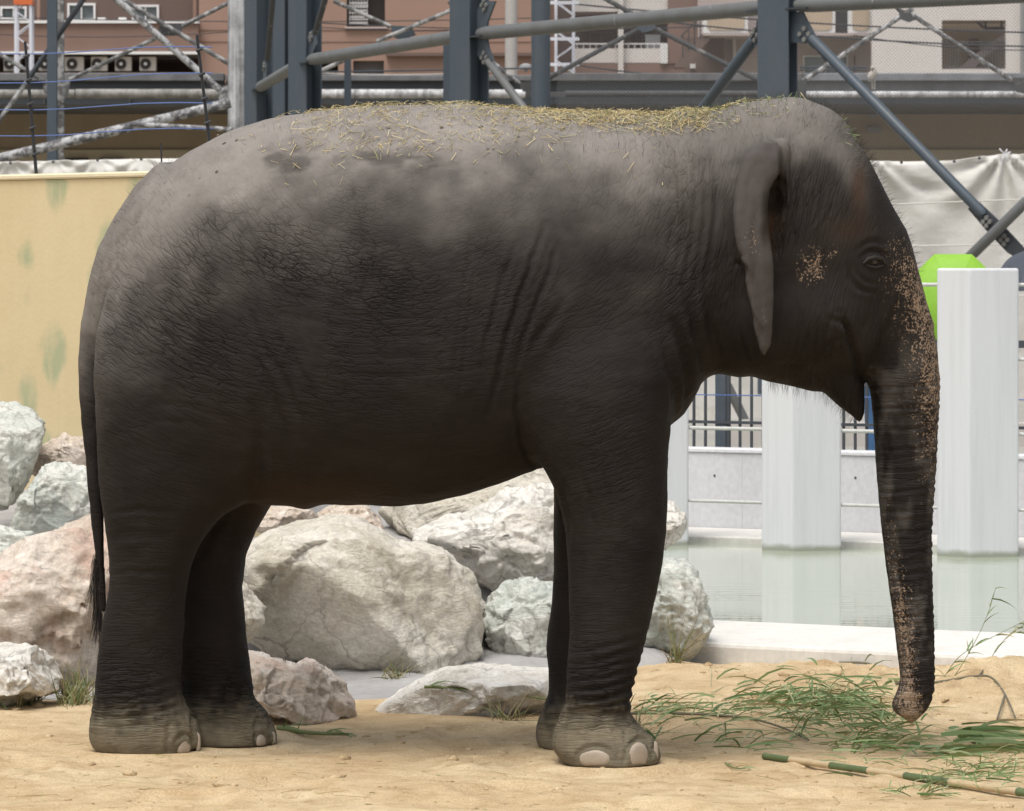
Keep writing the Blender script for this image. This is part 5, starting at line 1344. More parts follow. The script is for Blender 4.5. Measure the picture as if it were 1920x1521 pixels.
def skin_mat():
    t = NT("elephant_skin")
    flow, legc_, hdc_ = t.attr('flow'), t.attr('legc'), t.attr('hdc')
    obj = t.coord('Object')
    reg = t.n('ShaderNodeSeparateColor'); t.l(t.attr('region', 'Color'), reg.inputs[0])
    trunk_w = t.n('ShaderNodeAttribute', attribute_name='region').outputs['Alpha']
    mk = t.n('ShaderNodeSeparateColor'); am = t.n('ShaderNodeAttribute', attribute_name='marks'); t.l(am.outputs['Color'], mk.inputs[0])
    ear = am.outputs['Alpha']
    wob = t.noise(obj, 9, 3, .5, out='Color')
    def crack(v, sc, warp, big, fine):
        q = t.vadd(v, wob, warp)
        a = t.voro(t.mapp(q, sc), big, 'DISTANCE_TO_EDGE'); b = t.voro(t.mapp(q, sc, (3.1, 7.7, 1.2)), fine, 'DISTANCE_TO_EDGE')
        ha = t.ramp(a, [(0, 0), (.07, .72), (.24, 1)]); hb = t.ramp(b, [(0, 0), (.09, .75), (.3, 1)])
        return t.math('ADD', t.math('MULTIPLY', ha, .65), t.math('MULTIPLY', hb, .35))
    h1 = crack(flow, (1, 3.7, 1), .13, 2.9, 7.6)
    h2 = crack(legc_, (1.0, 2.9, 1), .08, 4.2, 9.0)
    h3 = crack(hdc_, (2.2, 1.0, 1), .07, 4.0, 8.5)
    h = t.math('ADD', t.math('ADD', t.math('MULTIPLY', h1, reg.outputs[0]), t.math('MULTIPLY', h2, reg.outputs[1])), t.math('MULTIPLY', h3, reg.outputs[2]))
    grain = t.noise(obj, 120, 3, .6)
    hh = t.math('ADD', h, t.math('MULTIPLY', grain, .25))
    # worn patches where the folds are weak, so that the net of wrinkles is not uniform
    var = t.ramp(t.noise(obj, 4.2, 4, .65), [(.34, .12), (.62, 1)])
    wa = t.attr('wamp', 'Fac')
    nrm = t.bump(hh, t.math('MULTIPLY', var, wa), .0105)
    mott = t.noise(obj, 5, 6, .65)
    base = t.ramp(mott, [(.28, (.0118, .0100, .0092)), (.52, (.0186, .0158, .0144)), (.75, (.030, .0256, .0232))])
    base = t.mix(t.math('MULTIPLY', t.ramp(t.noise(obj, 2.1, 4, .6), [(.45, 0), (.7, 1)]), .5), base, (.026, .021, .0185))
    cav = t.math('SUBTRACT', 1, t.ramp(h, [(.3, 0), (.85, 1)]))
    dn = t.noise(obj, 7, 7, .7)
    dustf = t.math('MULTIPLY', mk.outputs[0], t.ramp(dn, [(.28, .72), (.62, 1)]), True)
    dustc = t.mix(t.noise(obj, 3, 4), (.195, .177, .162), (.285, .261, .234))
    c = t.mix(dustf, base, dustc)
    c = t.mix(t.math('MULTIPLY', ear, t.ramp(mott, [(.3, .55), (.7, .9)])), c, t.mix(t.noise(obj, 11, 6, .7), (.048, .043, .041), (.108, .096, .091)))
    spots = t.ramp(t.voro(t.vadd(obj, wob, .02), 17, 'F1'), [(.10, 1), (.17, 0)])
    spots = t.math('MULTIPLY', spots, t.math('MULTIPLY', mk.outputs[0], t.ramp(t.noise(obj, 2.3, 3), [(.5, 0), (.6, .9)])))
    c = t.mix(spots, c, (.04, .034, .032))
    c = t.mix(t.math('MULTIPLY', t.attr('brown', 'Fac'), .8, True), c, (.060, .034, .020))
    # pink speckles
    sp = t.math('ADD', t.math('MULTIPLY', t.noise(obj, 135, 3, .6), .66), t.math('MULTIPLY', t.noise(obj, 34, 4, .6), .34))
    pk = t.ramp(t.math('ADD', sp, t.math('MULTIPLY', mk.outputs[1], .105)), [(.60, 0), (.70, 1)])
    pk = t.math('MULTIPLY', pk, t.ramp(mk.outputs[1], [(.08, 0), (.3, 1)]))
    pinkc = t.mix(t.noise(obj, 40, 3), (.34, .235, .165), (.45, .345, .25))
    c = t.mix(t.math('MULTIPLY', pk, .72), c, pinkc)
    sandf = t.math('MULTIPLY', mk.outputs[2], t.ramp(t.noise(obj, 14, 6, .7), [(.25, .5), (.6, 1)]), True)
    c = t.mix(t.math('MULTIPLY', sandf, .85), c, (.215, .185, .128))
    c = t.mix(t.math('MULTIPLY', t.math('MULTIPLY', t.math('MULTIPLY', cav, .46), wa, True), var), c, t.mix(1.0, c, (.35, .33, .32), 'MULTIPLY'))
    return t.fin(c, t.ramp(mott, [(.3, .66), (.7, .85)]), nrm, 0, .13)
M['skin'] = skin_mat()
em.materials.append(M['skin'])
# ------------------------------------------------------------------ elephant's nails, eye, hair; straw on its back
from mathutils.bvhtree import BVHTree
bvh = BVHTree.FromPolygons(EV.tolist(), Q.tolist())
CAMP = Vector((0, 0, EYE))
def hit(px, py):
    d = (at(px, py, 16.3)-CAMP).normalized(); return bvh.ray_cast(CAMP, d)[:2]
def nail(px, py, w, h, up=.0):
    p, n = hit(px, py)
    if p is None: return
    q = 16/FPX; z = Vector((0, 0, 1)); n = Vector((n.x, n.y, n.z*.3)).normalized(); x = z.cross(n).normalized()
    V = []; F = []; nr, na = 7, 20
    for i in range(nr+1):
        r_ = i/nr
        for j in range(na):
            a = 2*math.pi*j/na; sx, sy = math.cos(a)*r_, math.sin(a)*r_
            if sy < 0: sx = math.copysign(abs(math.cos(a))**.35, math.cos(a))*r_
            dep = .012*max(0, 1-r_**3)**.5-.0065
            fy = sy*h*.62 if sy > 0 else sy*h*.5
            V.append(p+x*(sx*w/2*q)+z*(fy*q)+n*dep)
    for i in range(nr):
        for j in range(na): F.append((i*na+j, (i+1)*na+j, (i+1)*na+(j+1) % na, i*na+(j+1) % na))
    for v in V: v.z = max(v.z, .001)
    mesh_obj('toenail', V, F, M['nail'], root, True, origin=p)
for a in ((1115,1423,58,28),(1199,1417,44,40),(1231,1410,11,34),(346,1400,32,28),(373,1394,8,34),(491,1390,24,20),(514,1385,6,22)): nail(*a)
simple('lid_skin', (.020, .017, .0155), .6, .2, 30, .3, 120)
p, n = hit(1641, 491)
m = MB(); ell(m, p-n*.0115, (.016, .016, .016)); 
def mat_eye():
    t = NT('eye_dark'); M['eye_dark'] = t.fin((.012, .007, .005), .08, None, 0, .6)
mat_eye(); m.build('eye', M['eye_dark'], root, smooth=True)
# eyelids: two soft rolls of skin round the eye
def lid(pts, r_):
    q = []
    for px, py in pts:
        h_, n_ = hit(px, py); q.append(h_+n_*.002)
    m = MB(); m.tube(q, [r_*.5]+[r_]*(len(q)-2)+[r_*.5], 8); return m
for pts, r_ in (([(1618,494),(1627,485),(1640,482),(1652,485),(1660,495)], .0075), ([(1622,496),(1632,500),(1644,501),(1656,497)], .005)):
    o = lid(pts, r_).build('eyelid', M['lid_skin'], root, smooth=True)
def blades(name, mat, base, dirs, lens, wid, bend, parent=None, seg=3, origin=None, flat=None, seed=1, tip=.1):
    """many thin curved blades in one mesh"""
    base = np.asarray(base, float); dirs = np.asarray(dirs, float); n = len(base); r_ = np.random.default_rng(seed)
    dirs = dirs/np.linalg.norm(dirs, axis=1, keepdims=True); lens = np.broadcast_to(np.asarray(lens, float), n); wid = np.broadcast_to(np.asarray(wid, float), n)
    bend = np.asarray(bend, float)
    if bend.ndim == 1: bend = np.broadcast_to(bend, (n, 3))
    rv = r_.normal(size=(n, 3)); 
    if flat is not None: rv = rv*(1-flat)+np.array([0, 1.0, 0])*flat*np.sign(rv[:, 1:2])
    sd = np.cross(dirs, rv); sd /= np.maximum(np.linalg.norm(sd, axis=1, keepdims=True), 1e-6)
    V = np.zeros((n, seg+1, 2, 3))
    for k_ in range(seg+1):
        t = k_/seg; c = base+dirs*(lens*t)[:, None]+bend*(lens*t*t)[:, None]; w_ = wid*(1-(1-tip)*t**1.5)*.5*(1 if k_ else .7)
        V[:, k_, 0] = c-sd*w_[:, None]; V[:, k_, 1] = c+sd*w_[:, None]
    b = (np.arange(n)*(seg+1)*2)[:, None]; F = []
    for k_ in range(seg): F.append(np.concatenate([b+2*k_, b+2*k_+1, b+2*k_+3, b+2*k_+2], 1))
    return mesh_obj(name, V.reshape(-1, 3), np.concatenate(F), M[mat], parent, False, origin)
hr_ = np.random.default_rng(4)
nh = len(EV)
def pick(wt, n):
    wt = np.clip(wt, 0, None); return hr_.choice(nh, n, p=wt/wt.sum())
camside = EN[:, 1] < .35
def hair(wt, n, L, wid, lean, name='hair', sd=.35):
    i = pick(wt, n); nn = EN[i]+hr_.normal(size=(n, 3))*sd+np.array(lean)
    return (EV[i]-EN[i]*.002, nn, hr_.uniform(.5, 1.1, n)*L, wid)
parts_h = [
 hair(sstep(1250, 1420, IX)*sstep(1660, 1600, IX)*sstep(90, 5, IY-topline)*(EN[:, 1] < .6), 1200, .05, .0010, (0, 0, .35)),
 hair(np.exp(-((IX-np.interp(IY, [250,340,420,510], [1590,1650,1690,1718]))/16)**2)*(IY > 225)*(IY < 520), 520, .042, .0009, (.25, 0, .3)),
 hair(sstep(900, 1200, IX)*sstep(1340, 1250, IX)*sstep(110, 10, IY-topline)*camside, 700, .05, .0012, (0, 0, .2)),
 hair(sstep(400, 600, IX)*sstep(1000, 800, IX)*sstep(60, 5, IY-topline)*camside, 250, .04, .0011, (0, 0, .3)),
 hair((IX > 1440)*(IX < 1600)*(IY > 690)*(EN[:, 2] < -.3), 420, .05, .0011, (.1, 0, -.4)),
 hair((IX > 150)*(IX < 330)*(IY < 420)*(EN[:, 0] < .1), 220, .035, .001, (-.2, 0, .2)),
 hair(np.exp(-(((IX-1456)/10)**2+((IY-430)/40)**2))*(EN[:, 1] < 0), 160, .045, .0013, (.1, 0, -1.4)),
]
B = [np.concatenate([np.asarray(p_[k_]) if k_ < 3 else np.full(len(p_[0]), p_[3]) for p_ in parts_h]) for k_ in range(4)]
o = blades('hair', 'hair_dark', B[0], B[1], B[2], B[3], np.array([0, 0, -.15]), root, seg=2, seed=2); o['kind'] = 'stuff'
tt = hr_.uniform(0, 1, 420); cxy = np.stack([np.interp(tt, [0, 1], [178, 186]), np.interp(tt, [0, 1], [1040, 1150])], 1)
tb = np.array([at(x, y, EY+92/EPX) for x, y in cxy])+hr_.normal(size=(420, 3))*.006
td = np.stack([hr_.normal(size=420)*.12, hr_.normal(size=420)*.12, -np.ones(420)], 1)
o = blades('tail_tuft', 'hair_dark', tb, td, hr_.uniform(.08, .16, 420), .0028, np.array([0.0, 0, -.1]), root, seg=2, seed=3); o['kind'] = 'stuff'
# straw
def sticks(name, base, dirs, lens, wid, mat, th=.5, origin=None, parent=None):
    n = len(base); dirs = dirs/np.linalg.norm(dirs, axis=1, keepdims=True); r_ = np.random.default_rng(9)
    u = np.cross(dirs, r_.normal(size=(n, 3))); u /= np.linalg.norm(u, axis=1, keepdims=True); v = np.cross(dirs, u)
    V = np.zeros((n, 2, 3, 3))
    for k_ in range(2):
        c = base+dirs*((k_-.5)*lens)[:, None]
        for j in range(3):
            a = 2*math.pi*j/3; V[:, k_, j] = c+(u*math.cos(a)+v*math.sin(a)*th)*(wid*.5)[:, None]
    b = (np.arange(n)*6)[:, None]; F = [np.concatenate([b+j, b+(j+1) % 3, b+3+(j+1) % 3, b+3+j], 1) for j in range(3)]
    return mesh_obj(name, V.reshape(-1, 3), np.concatenate(F), M[mat], parent, False, origin)
ok = (EN[:, 2] > .25) & (EN[:, 1] < .7)
w1 = ok*sstep(950, 1080, IX)*sstep(1520, 1300, IX)*sstep(34, 0, IY-topline)*(.25+.75*(IX < 1330))
w2 = ok*sstep(520, 640, IX)*sstep(1010, 900, IX)*sstep(20, 0, IY-topline)*.5+ok*sstep(860, 960, IX)*sstep(1100, 1000, IX)*sstep(40, 0, IY-topline)*.55
w3 = ok*np.exp(-(((IX-745)/150)**2+((IY-262)/26)**2))*.55+ok*np.exp(-(((IX-960)/70)**2+((IY-250)/26)**2))*.4
w4 = ok*sstep(500, 560, IX)*sstep(1300, 1200, IX)*sstep(130, 20, IY-topline)*.05
idx = np.concatenate([pick(w1, 3600), pick(w2, 1300), pick(w3, 620), pick(w4, 420)]); n = len(idx)
N2 = EN[idx]; tg = np.cross(N2, hr_.normal(size=(n, 3))); tg /= np.linalg.norm(tg, axis=1, keepdims=True); tg = tg+N2*hr_.normal(size=(n, 1))*.28
ln = hr_.gamma(1.9, .0100, n)+.005; ln = np.minimum(ln, .085)
so3 = sticks('straw', EV[idx]+N2*(.004+.010*hr_.random((n, 1))**2), tg, ln, hr_.uniform(.0011, .0028, n), 'straw', .6, origin=at(1000, 205, EY))
tag(so3, "loose straw and hay scattered along the elephant's back and neck", 'straw', kind='stuff')
i2 = pick(ok*sstep(1180, 1300, IX)*sstep(1560, 1440, IX)*sstep(26, 0, IY-topline)+ok*(IX > 1575)*(IX < 1600)*(IY < 275)*.5, 420)
o = blades('chopped_grass', 'grass_green', EV[i2], EN[i2]+hr_.normal(size=(420, 3))*.7, hr_.uniform(.012, .04, 420), .003, np.array([0, 0, -.1]), None, seg=2, origin=at(1420, 205, EY), seed=5)
tag(o, "short chopped green grass on the elephant's crown and neck", 'grass', kind='stuff')

# ------------------------------------------------------------------ on the sand: straw bits, fodder, sticks, bamboo, weeds
sv = np.stack([pt[:, 0], pt[:, 1], z], 1)
from_grid = {}
def sandz(x, y):
    i = np.clip(np.searchsorted(gx, x)-1, 0, len(gx)-2); j = np.clip(np.searchsorted(gyv, y)-1, 0, len(gyv)-2)
    Z = z.reshape(len(gx), len(gyv)); fx = (x-gx[i])/(gx[i+1]-gx[i]); fy = (y-gyv[j])/(gyv[j+1]-gyv[j])
    return Z[i, j]*(1-fx)*(1-fy)+Z[i+1, j]*fx*(1-fy)+Z[i, j+1]*(1-fx)*fy+Z[i+1, j+1]*fx*fy
def gpos(px, py):
    px = np.asarray(px, float); py = np.asarray(py, float); Y = FPX*EYE/(py-HOR); X = (px-960)*Y/FPX
    return np.stack([X, Y, sandz(X, Y)], 1)
n = 520; b = gpos(hr_.uniform(-20, 1940, n), hr_.uniform(1385, 1530, n)); b[:, 2] += .003
a = hr_.uniform(0, math.pi, n); L_ = hr_.gamma(1.6, .014, n)+.006; L_[:26] = hr_.uniform(.10, .26, 26)
d = np.stack([np.cos(a), np.sin(a), hr_.normal(size=n)*.05], 1); d[:26, 1] *= .5
tag(sticks('straw', b, d, L_, hr_.uniform(.002, .004, n), 'straw', .5, origin=(0, 15.2, 0)), "thin straw bits strewn over the sand in the foreground", 'straw', kind='stuff')
# pebbles and clods
n = 420; b = gpos(hr_.uniform(-20, 1940, n), np.r_[hr_.uniform(1250, 1520, n//2), hr_.uniform(1240, 1340, n-n//2)]); V = []; F = []
base_i, base_f = ico(1)
for i in range(n):
    r_ = hr_.gamma(1.8, .004)+.003; q = base_i*np.array([r_*1.3, r_, r_*.7])*(1+.25*hr_.normal(size=(len(base_i), 1)))+b[i]; k_ = len(V); V.extend(q.tolist()); F.extend([tuple(k_+j for j in f) for f in base_f])
tag(mesh_obj('sand_clods', V, F, M['sand'], None, True, origin=(0, 17, 0)), "small crumbs and clods of sand lying loose on the ground", 'clods', kind='stuff')

def fodder(name, clusters, mat, lab, cat, seed, wid=(.004, .011), rise=.5):
    r_ = np.random.default_rng(seed); Bs, Ds, Ls, Ws, Bd = [], [], [], [], []
    for (px, py, n, sx, sy, L0, az, spread, up) in clusters:
        b = gpos(px+r_.normal(size=n)*sx, py+r_.normal(size=n)*sy); b[:, 2] += np.abs(r_.normal(size=n))*up*.35+.004
        a = R(az)+r_.normal(size=n)*R(spread); el = np.abs(r_.normal(size=n))*rise+.03
        Ds.append(np.stack([np.cos(a)*np.cos(el), np.sin(a)*np.cos(el), np.sin(el)], 1)); Bs.append(b); Ls.append(L0*r_.uniform(.45, 1.15, n)); Ws.append(r_.uniform(*wid, n))
        Bd.append(np.stack([r_.normal(size=n)*.12, r_.normal(size=n)*.12, -np.sin(el)*.75-.05], 1))
    B_ = np.concatenate(Bs)
    o = blades(name, mat, B_, np.concatenate(Ds), np.concatenate(Ls), np.concatenate(Ws), np.concatenate(Bd), None, seg=4, origin=B_.mean(0)*np.array([1, 1, 0]), flat=.55, seed=seed)
    V_ = np.zeros(len(o.data.vertices)*3); o.data.vertices.foreach_get('co', V_); V_ = V_.reshape(-1, 3); og = np.array(o.location)
    zz = sandz(V_[:, 0]+og[0], V_[:, 1]+og[1])+.003-og[2]; V_[:, 2] = np.maximum(V_[:, 2], zz); o.data.vertices.foreach_set('co', V_.ravel()); o.data.update()
    tag(o, lab, cat, kind='stuff'); return o
fodder('cut_grass', [
 (1215,1345,21,29,10,.26,20,45,0.035),(1270,1330,24,46,10,.24,20,60,0.042),(1240,1382,15,46,6,.2,-10,70,0.021),(1340,1352,27,57,10,.26,10,50,0.035),
 (1420,1325,56,46,13,.28,30,45,0.063),(1480,1340,66,51,15,.28,20,60,0.070),(1540,1345,96,46,18,.27,20,90,0.084),(1590,1340,108,41,21,.25,60,110,0.112),
 (1640,1350,90,41,19,.24,200,70,0.091),(1600,1400,51,34,12,.26,-60,60,0.056),(1660,1395,37,32,12,.24,-50,50,0.042),(1400,1392,25,69,7,.2,0,80,0.021),
 (1700,1350,31,27,10,.2,60,120,0.056)], 'grass_green', "pile of cut green fodder grass under the elephant's trunk", 'grass', 31)
fodder('cut_grass', [(1810,1385,46,22,6,.26,-15,22,.05),(1850,1395,26,20,6,.24,-20,16,.03),(1770,1400,30,30,12,.2,0,90,.02)], 'grass_green', "small bunch of broad green leaves right of the trunk tip", 'grass', 32, (.010, .022), .25)
fodder('cut_grass', [(1800,1455,60,40,12,.16,20,100,.05),(1860,1460,40,30,14,.15,10,100,.05),(1740,1475,40,40,8,.14,0,100,.02),(1890,1440,20,20,14,.16,40,60,.05),(1700,1440,26,60,16,.16,0,120,.02)], 'grass_green', "wispy grass scraps lying over the bamboo pole", 'grass', 33, (.003, .008), .5)
def pile_upright(name, specs, mat, lab, cat, seed, wid):
    r_ = np.random.default_rng(seed); Bs, Ds, Ls = [], [], []
    for (px, py, n, sx, zlift, L0, az, spread, el0, els, dY) in specs:
        b = gpos(px+r_.normal(size=n)*sx, np.full(n, py)); b[:, 1] += r_.normal(size=n)*dY; b[:, 2] += zlift
        a = R(az)+r_.normal(size=n)*R(spread); el = np.clip(R(el0)+r_.normal(size=n)*R(els), .05, 1.5)
        Ds.append(np.stack([np.cos(a)*np.cos(el), np.sin(a)*np.cos(el), np.sin(el)], 1)); Bs.append(b); Ls.append(L0*r_.uniform(.4, 1.1, n))
    B_ = np.concatenate(Bs); n = len(B_)
    o = blades(name, mat, B_, np.concatenate(Ds), np.concatenate(Ls), r_.uniform(*wid, n), np.stack([r_.normal(size=n)*.1, r_.normal(size=n)*.1, -np.abs(r_.normal(size=n))*.25], 1), None, seg=4, origin=B_.mean(0)*np.array([1, 1, 0]), flat=.5, seed=seed)
    tag(o, lab, cat); return o
tufts = [
 (([(48,1324,140,13,0,.22,90,80,60,18,.1)], "low weed tuft in front of the whitish boulder at the far left"), 41),
 (([(142,1324,160,18,0,.2,80,90,62,18,.1)], "taller weed tuft between the pink boulder and the hind foot"), 42),
 (([(745,1284,36,14,.02,.13,90,90,50,22,.04)], "sparse dry weeds at the base of the largest boulder, left of its middle"), 43),
 (([(890,1268,40,16,.02,.13,90,90,55,20,.04)], "dry weeds at the right end of the largest boulder above the flat slab"), 46),
 (([(1264,1262,46,9,0,.25,30,70,55,18,.02)], "green weed tuft beside the greenish boulder at the pond corner"), 44),
 (([(1190,1372,26,10,0,.2,60,90,55,20,.03)], "few green blades sprouting right behind the near front foot"), 45),
 (([(955,1352,26,16,0,.16,60,90,40,22,.03)], "few green blades at the front edge of the flat slab"), 47)]
for (sp, lab), sd in tufts: pile_upright('weed_tuft', sp, 'grass_weed', lab, 'weeds', sd, (.003, .007))
# stalks with leaves: polyline stems at real places, leaves along them
def stalk(name, pts, r0, mat, lab, cat, leaves=0, L0=.12, seed=1, fork=None, zs=None, lmat='grass_green'):
    P3 = gpos(*zip(*pts)) if zs is None else np.array([at(x, y, Y) for (x, y), Y in zip(pts, zs)])
    if zs is None: P3[:, 2] += r0+.004
    rt = empty(name, P3[0], lab, cat)
    q = [Vector(p_) for p_ in P3]
    for _ in range(2):
        w_ = [q[0]]
        for a_, b_ in zip(q[:-1], q[1:]): w_ += [a_*.75+b_*.25, a_*.25+b_*.75]
        q = w_+[q[-1]]
    m = MB(); m.tube(q, list(np.linspace(r0, r0*.5, len(q))), 8)
    if fork:
        for f in fork:
            P4 = gpos(*zip(*f)) if zs is None else np.array([at(x, y, zs[0]) for x, y in f]); P4[:, 2] += (r0+.004) if zs is None else 0
            m.tube([Vector(p_) for p_ in P4], [r0*.7]*len(P4), 6)
    m.build('stem', M[mat], rt, smooth=True)
    if leaves:
        r_ = np.random.default_rng(seed); k_ = r_.integers(1, len(q)-1, leaves); b = np.array([q[i][:] for i in k_]); t_ = np.array([(q[i+1]-q[i-1]).normalized()[:] for i in k_])
        d = t_+r_.normal(size=(leaves, 3))*.55; d[:, 2] = np.abs(d[:, 2])*.7
        o = blades('leaf', lmat, b, d, L0*r_.uniform(.5, 1.2, leaves), r_.uniform(.004, .010, leaves), np.array([0, 0, -.35]), rt, seg=3, flat=.5, seed=seed); o['kind'] = 'stuff'
    return rt
stalk('grass_stalk', [(1170,1346),(1260,1344),(1400,1350),(1470,1366),(1516,1386)], .0065, 'twig_bark', "long thin grey stalk lying from the front foot towards the fodder", 'stalk', 26, .2, 51)
stalk('grass_stalk', [(796,1288),(900,1292),(1030,1312)], .006, 'stem_green', "thin green stalk lying over the flat slab behind the front feet", 'stalk', 22, .12, 52, zs=[17.6, 17.55, 17.5])
stalk('green_stick', [(520,1368),(580,1371),(652,1377)], .010, 'stem_green', "short dark green stick lying beside the far hind foot", 'stick', 18, .12, 53)
stalk('twig', [(1680,1310),(1740,1302),(1840,1298),(1866,1304),(1890,1330),(1905,1352)], .006, 'twig_bark', "thin forked twig lying right of the trunk tip", 'twig', 0, fork=[[(1838,1298),(1862,1284)], [(1884,1326),(1870,1350)]])
stalk('twig', [(1574,1261),(1620,1264),(1656,1263)], .007, 'twig_bark', "short dark twig on the sand left of the trunk", 'twig')
stalk('grass_stalk', [(1360,1434),(1380,1442),(1400,1440)], .004, 'stem_green', "tiny green blade on the sand before the bamboo pole", 'stalk', 5, .08, 57)
# tall airy grass stems rising in front of the kerb, right of the trunk
for i, (pts, lab, Y) in enumerate((([(1790,1268),(1820,1220),(1850,1160),(1868,1100)], "tall airy grass stem right of the trunk, nearest to it", 18.6), ([(1840,1262),(1880,1200),(1912,1176),(1960,1150)], "airy grass stem leaning out over the kerb at the right edge", 18.9), ([(1770,1270),(1800,1225),(1880,1185),(1930,1160)], "thin pale grass stem slanting across the white kerb", 18.3))):
    stalk('tall_grass', pts, .0016, 'stem_green', lab, 'grass stem', 11, .10, 70+i, zs=[Y]*len(pts))
# bamboo pole lying in the foreground
bp = gpos([1432, 1965], [1423, 1492]); p0, p1 = Vector(bp[0]), Vector(bp[1]); p0.z += .012; p1.z += .016
bb = empty('bamboo_pole', p0, "long bamboo pole with green and tan joints lying on the sand at the lower right", 'pole')
cut = [0, .098, .248, .385, .515, .67, .90, 1.0]
for i, (a_, b_) in enumerate(zip(cut[:-1], cut[1:])):
    A_, B_ = p0.lerp(p1, a_), p0.lerp(p1, b_); t_ = (B_-A_).normalized(); r_ = .0115+.003*a_
    m = MB(); m.tube([A_+t_*.001, A_+t_*.006, A_+t_*.014, B_-t_*.014, B_-t_*.006, B_-t_*.001], [r_*.96, r_*1.1, r_, r_, r_*1.1, r_*.96], 14)
    m.build('bamboo_joint', M['bamboo_green' if i % 2 == 0 else 'bamboo_tan'], bb, smooth=True)
# a wet white scrap by the pond corner
b = gpos([1362, 1378, 1386, 1372, 1352], [1244, 1238, 1236, 1234, 1240]); b[:, 2] += .012
m = MB(); m.prism([Vector(p_) for p_ in b], (0, 0, 1), .012); tag(m.build('stone_chip', M['rock_white'], origin=b[0]), "small flat pale stone chip on the sand by the pond corner", 'stone')

# ------------------------------------------------------------------ visitors with umbrellas beyond the pond, mostly hidden
def skinned(name, joints, edges, mat, parent, sub=2):
    me = bpy.data.meshes.new(name); base = wloc(parent)
    me.from_pydata([tuple(Vector(j[:3])) for j in joints], edges, []); me.materials.append(mat)
    o = bpy.data.objects.new(name, me); COL.objects.link(o); o.parent = parent
    md = o.modifiers.new('skin', 'SKIN'); md.use_smooth_shade = True
    for i, j in enumerate(joints): me.skin_vertices[0].data[i].radius = (j[3], j[4] if len(j) > 4 else j[3])
    me.skin_vertices[0].data[0].use_root = True
    s_ = o.modifiers.new('sub', 'SUBSURF'); s_.levels = sub; s_.render_levels = sub
    return o
def person(px, Y, h, lab, shirt, rot=0):
    c = at(px, 500, Y); r_ = empty('person', (c.x, Y, 0), lab, 'person', None); r_.rotation_euler.z = R(rot); k_ = h/1.72
    J = [(0,0,.93,.12,.10),(0,0,1.10,.125,.09),(0,0,1.30,.145,.10),(0,0,1.44,.07,.06),(0,-.01,1.52,.048),(0,-.02,1.60,.075,.09),(0,-.02,1.68,.062,.07),
         (.17,0,1.40,.055),(.22,-.02,1.15,.043),(.14,-.24,1.16,.034),(.10,-.30,1.18,.030,.02),(-.17,0,1.40,.055),(-.23,-.03,1.14,.043),(-.22,-.14,.92,.034),(-.21,-.18,.85,.03,.02),
         (.095,0,.86,.085),(.10,-.01,.48,.06),(.105,.02,.09,.042),(.11,-.12,.035,.04,.03),(-.095,0,.86,.085),(-.10,-.01,.48,.06),(-.105,.02,.09,.042),(-.11,-.12,.035,.04,.03)]
    E = [(0,1),(1,2),(2,3),(3,4),(4,5),(5,6),(2,7),(7,8),(8,9),(9,10),(2,11),(11,12),(12,13),(13,14),(0,15),(15,16),(16,17),(17,18),(0,19),(19,20),(20,21),(21,22)]
    J = [tuple(v*k_ for v in j) for j in J]
    skinned('body', J, E, M['skin_tone'], r_)
    g_ = lambda idx, gr: [tuple(J[i][:3])+tuple(v+gr for v in J[i][3:]) for i in idx]
    jl = g_([0,15,16,17,19,20,21], .018); jl[3] = jl[3][:3]+(.07*k_,); jl[6] = jl[6][:3]+(.07*k_,)
    skinned('jeans', jl, [(0,1),(1,2),(2,3),(0,4),(4,5),(5,6)], M['denim'], r_)
    sh = g_([0,1,2,7,8,11,12], .02); skinned('shirt', sh, [(0,1),(1,2),(2,3),(3,4),(2,5),(5,6)], M[shirt], r_)
    m = MB(); b0 = Vector(r_.location)+Vector((0, 0, 0)); ell(m, b0+Vector((0, .02, 1.665))*k_, (.088*k_, .10*k_, .075*k_)); m.build('hair', M['hair_black'], r_, smooth=True)
    for dx in (-.03, .03):
        m = MB(); ell(m, b0+Vector((dx, -.105, 1.62))*k_, (.011*k_, .008*k_, .008*k_)); m.build('eye', M['eye_dark'], r_)
    m = MB(); m.tube([b0+Vector((0, -.10, 1.61))*k_, b0+Vector((0, -.125, 1.58))*k_], [.008*k_, .014*k_], 8); m.build('nose', M['skin_tone'], r_, smooth=True)
    return r_
person(1664, 34.2, 1.66, "visitor in blue jeans standing behind the elephant's trunk", 'shirt_grey')
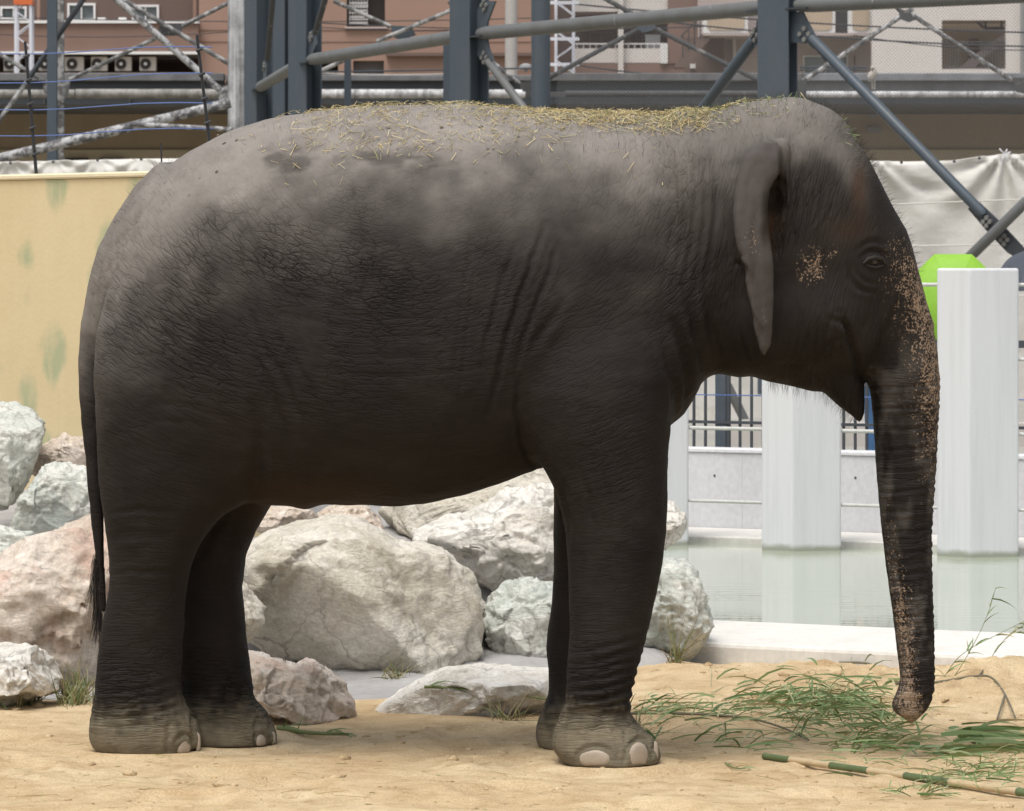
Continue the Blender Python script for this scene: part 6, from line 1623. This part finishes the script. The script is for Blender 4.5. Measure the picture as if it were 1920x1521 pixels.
person(1842, 34.6, 1.42, "visitor in a white shirt behind the right-hand white post", 'shirt_white')
def umbrella(c, axis, rad, dep, mat, lab, hand, ribs=8):
    c = Vector(c); ax = Vector(axis).normalized(); u = Vector((0, 0, 1)); u = (u-ax*u.dot(ax)).normalized(); v = ax.cross(u)
    r_ = empty('umbrella', c, lab, 'umbrella'); V = []; F = []; nr, na = 7, ribs*4
    for i in range(nr+1):
        for j in range(na):
            a = 2*math.pi*j/na+math.pi/8; seg_ = (j % 4)/4; pinch = 1-.075*math.sin(math.pi*seg_)*(i/nr)**1.5     # panels stretched between the ribs
            t = i/nr; rr = rad*math.sin(t*1.25)/math.sin(1.25)*pinch; hh_ = dep*(math.cos(t*1.25)-math.cos(1.25))/(1-math.cos(1.25))
            V.append(c+(u*math.cos(a)+v*math.sin(a))*rr+ax*hh_)
    for i in range(nr):
        for j in range(na): F.append((i*na+j, i*na+(j+1) % na, (i+1)*na+(j+1) % na, (i+1)*na+j))
    o = mesh_obj('canopy', V, F, M[mat], r_, False); sd_ = o.modifiers.new('s', 'SOLIDIFY'); sd_.thickness = .003
    for k_ in range(ribs):
        a = 2*math.pi*k_/ribs+math.pi/8; m = MB(); d = u*math.cos(a)+v*math.sin(a)
        m.tube([c+d*rad*math.sin(t*1.25)/math.sin(1.25)+ax*(dep*(math.cos(t*1.25)-math.cos(1.25))/(1-math.cos(1.25))-.006) for t in np.linspace(.03, 1, 7)], .003, 5); m.build('rib', M['rail_paint'], r_)
    m = MB(); m.tube([c+ax*(dep+.05), Vector(hand)], .006, 8); m.build('shaft', M['rail_paint'], r_)
    return r_
c = at(1787, 560, 33.6); umbrella(c, (-.10, -1, .22), .36, .12, 'lime_cloth', "lime green umbrella held tilted behind the right-hand white post", c+Vector((.12, .55, -.25)))
c = at(1968, 512, 34.2); umbrella(c, (-.12, -.35, 1), .42, .17, 'navy_cloth', "dark navy umbrella at the right edge behind the post", c+Vector((.05, .1, -.75)))
cam.dof.use_dof = True; cam.dof.focus_distance = 16.1; cam.dof.aperture_fstop = 20.0
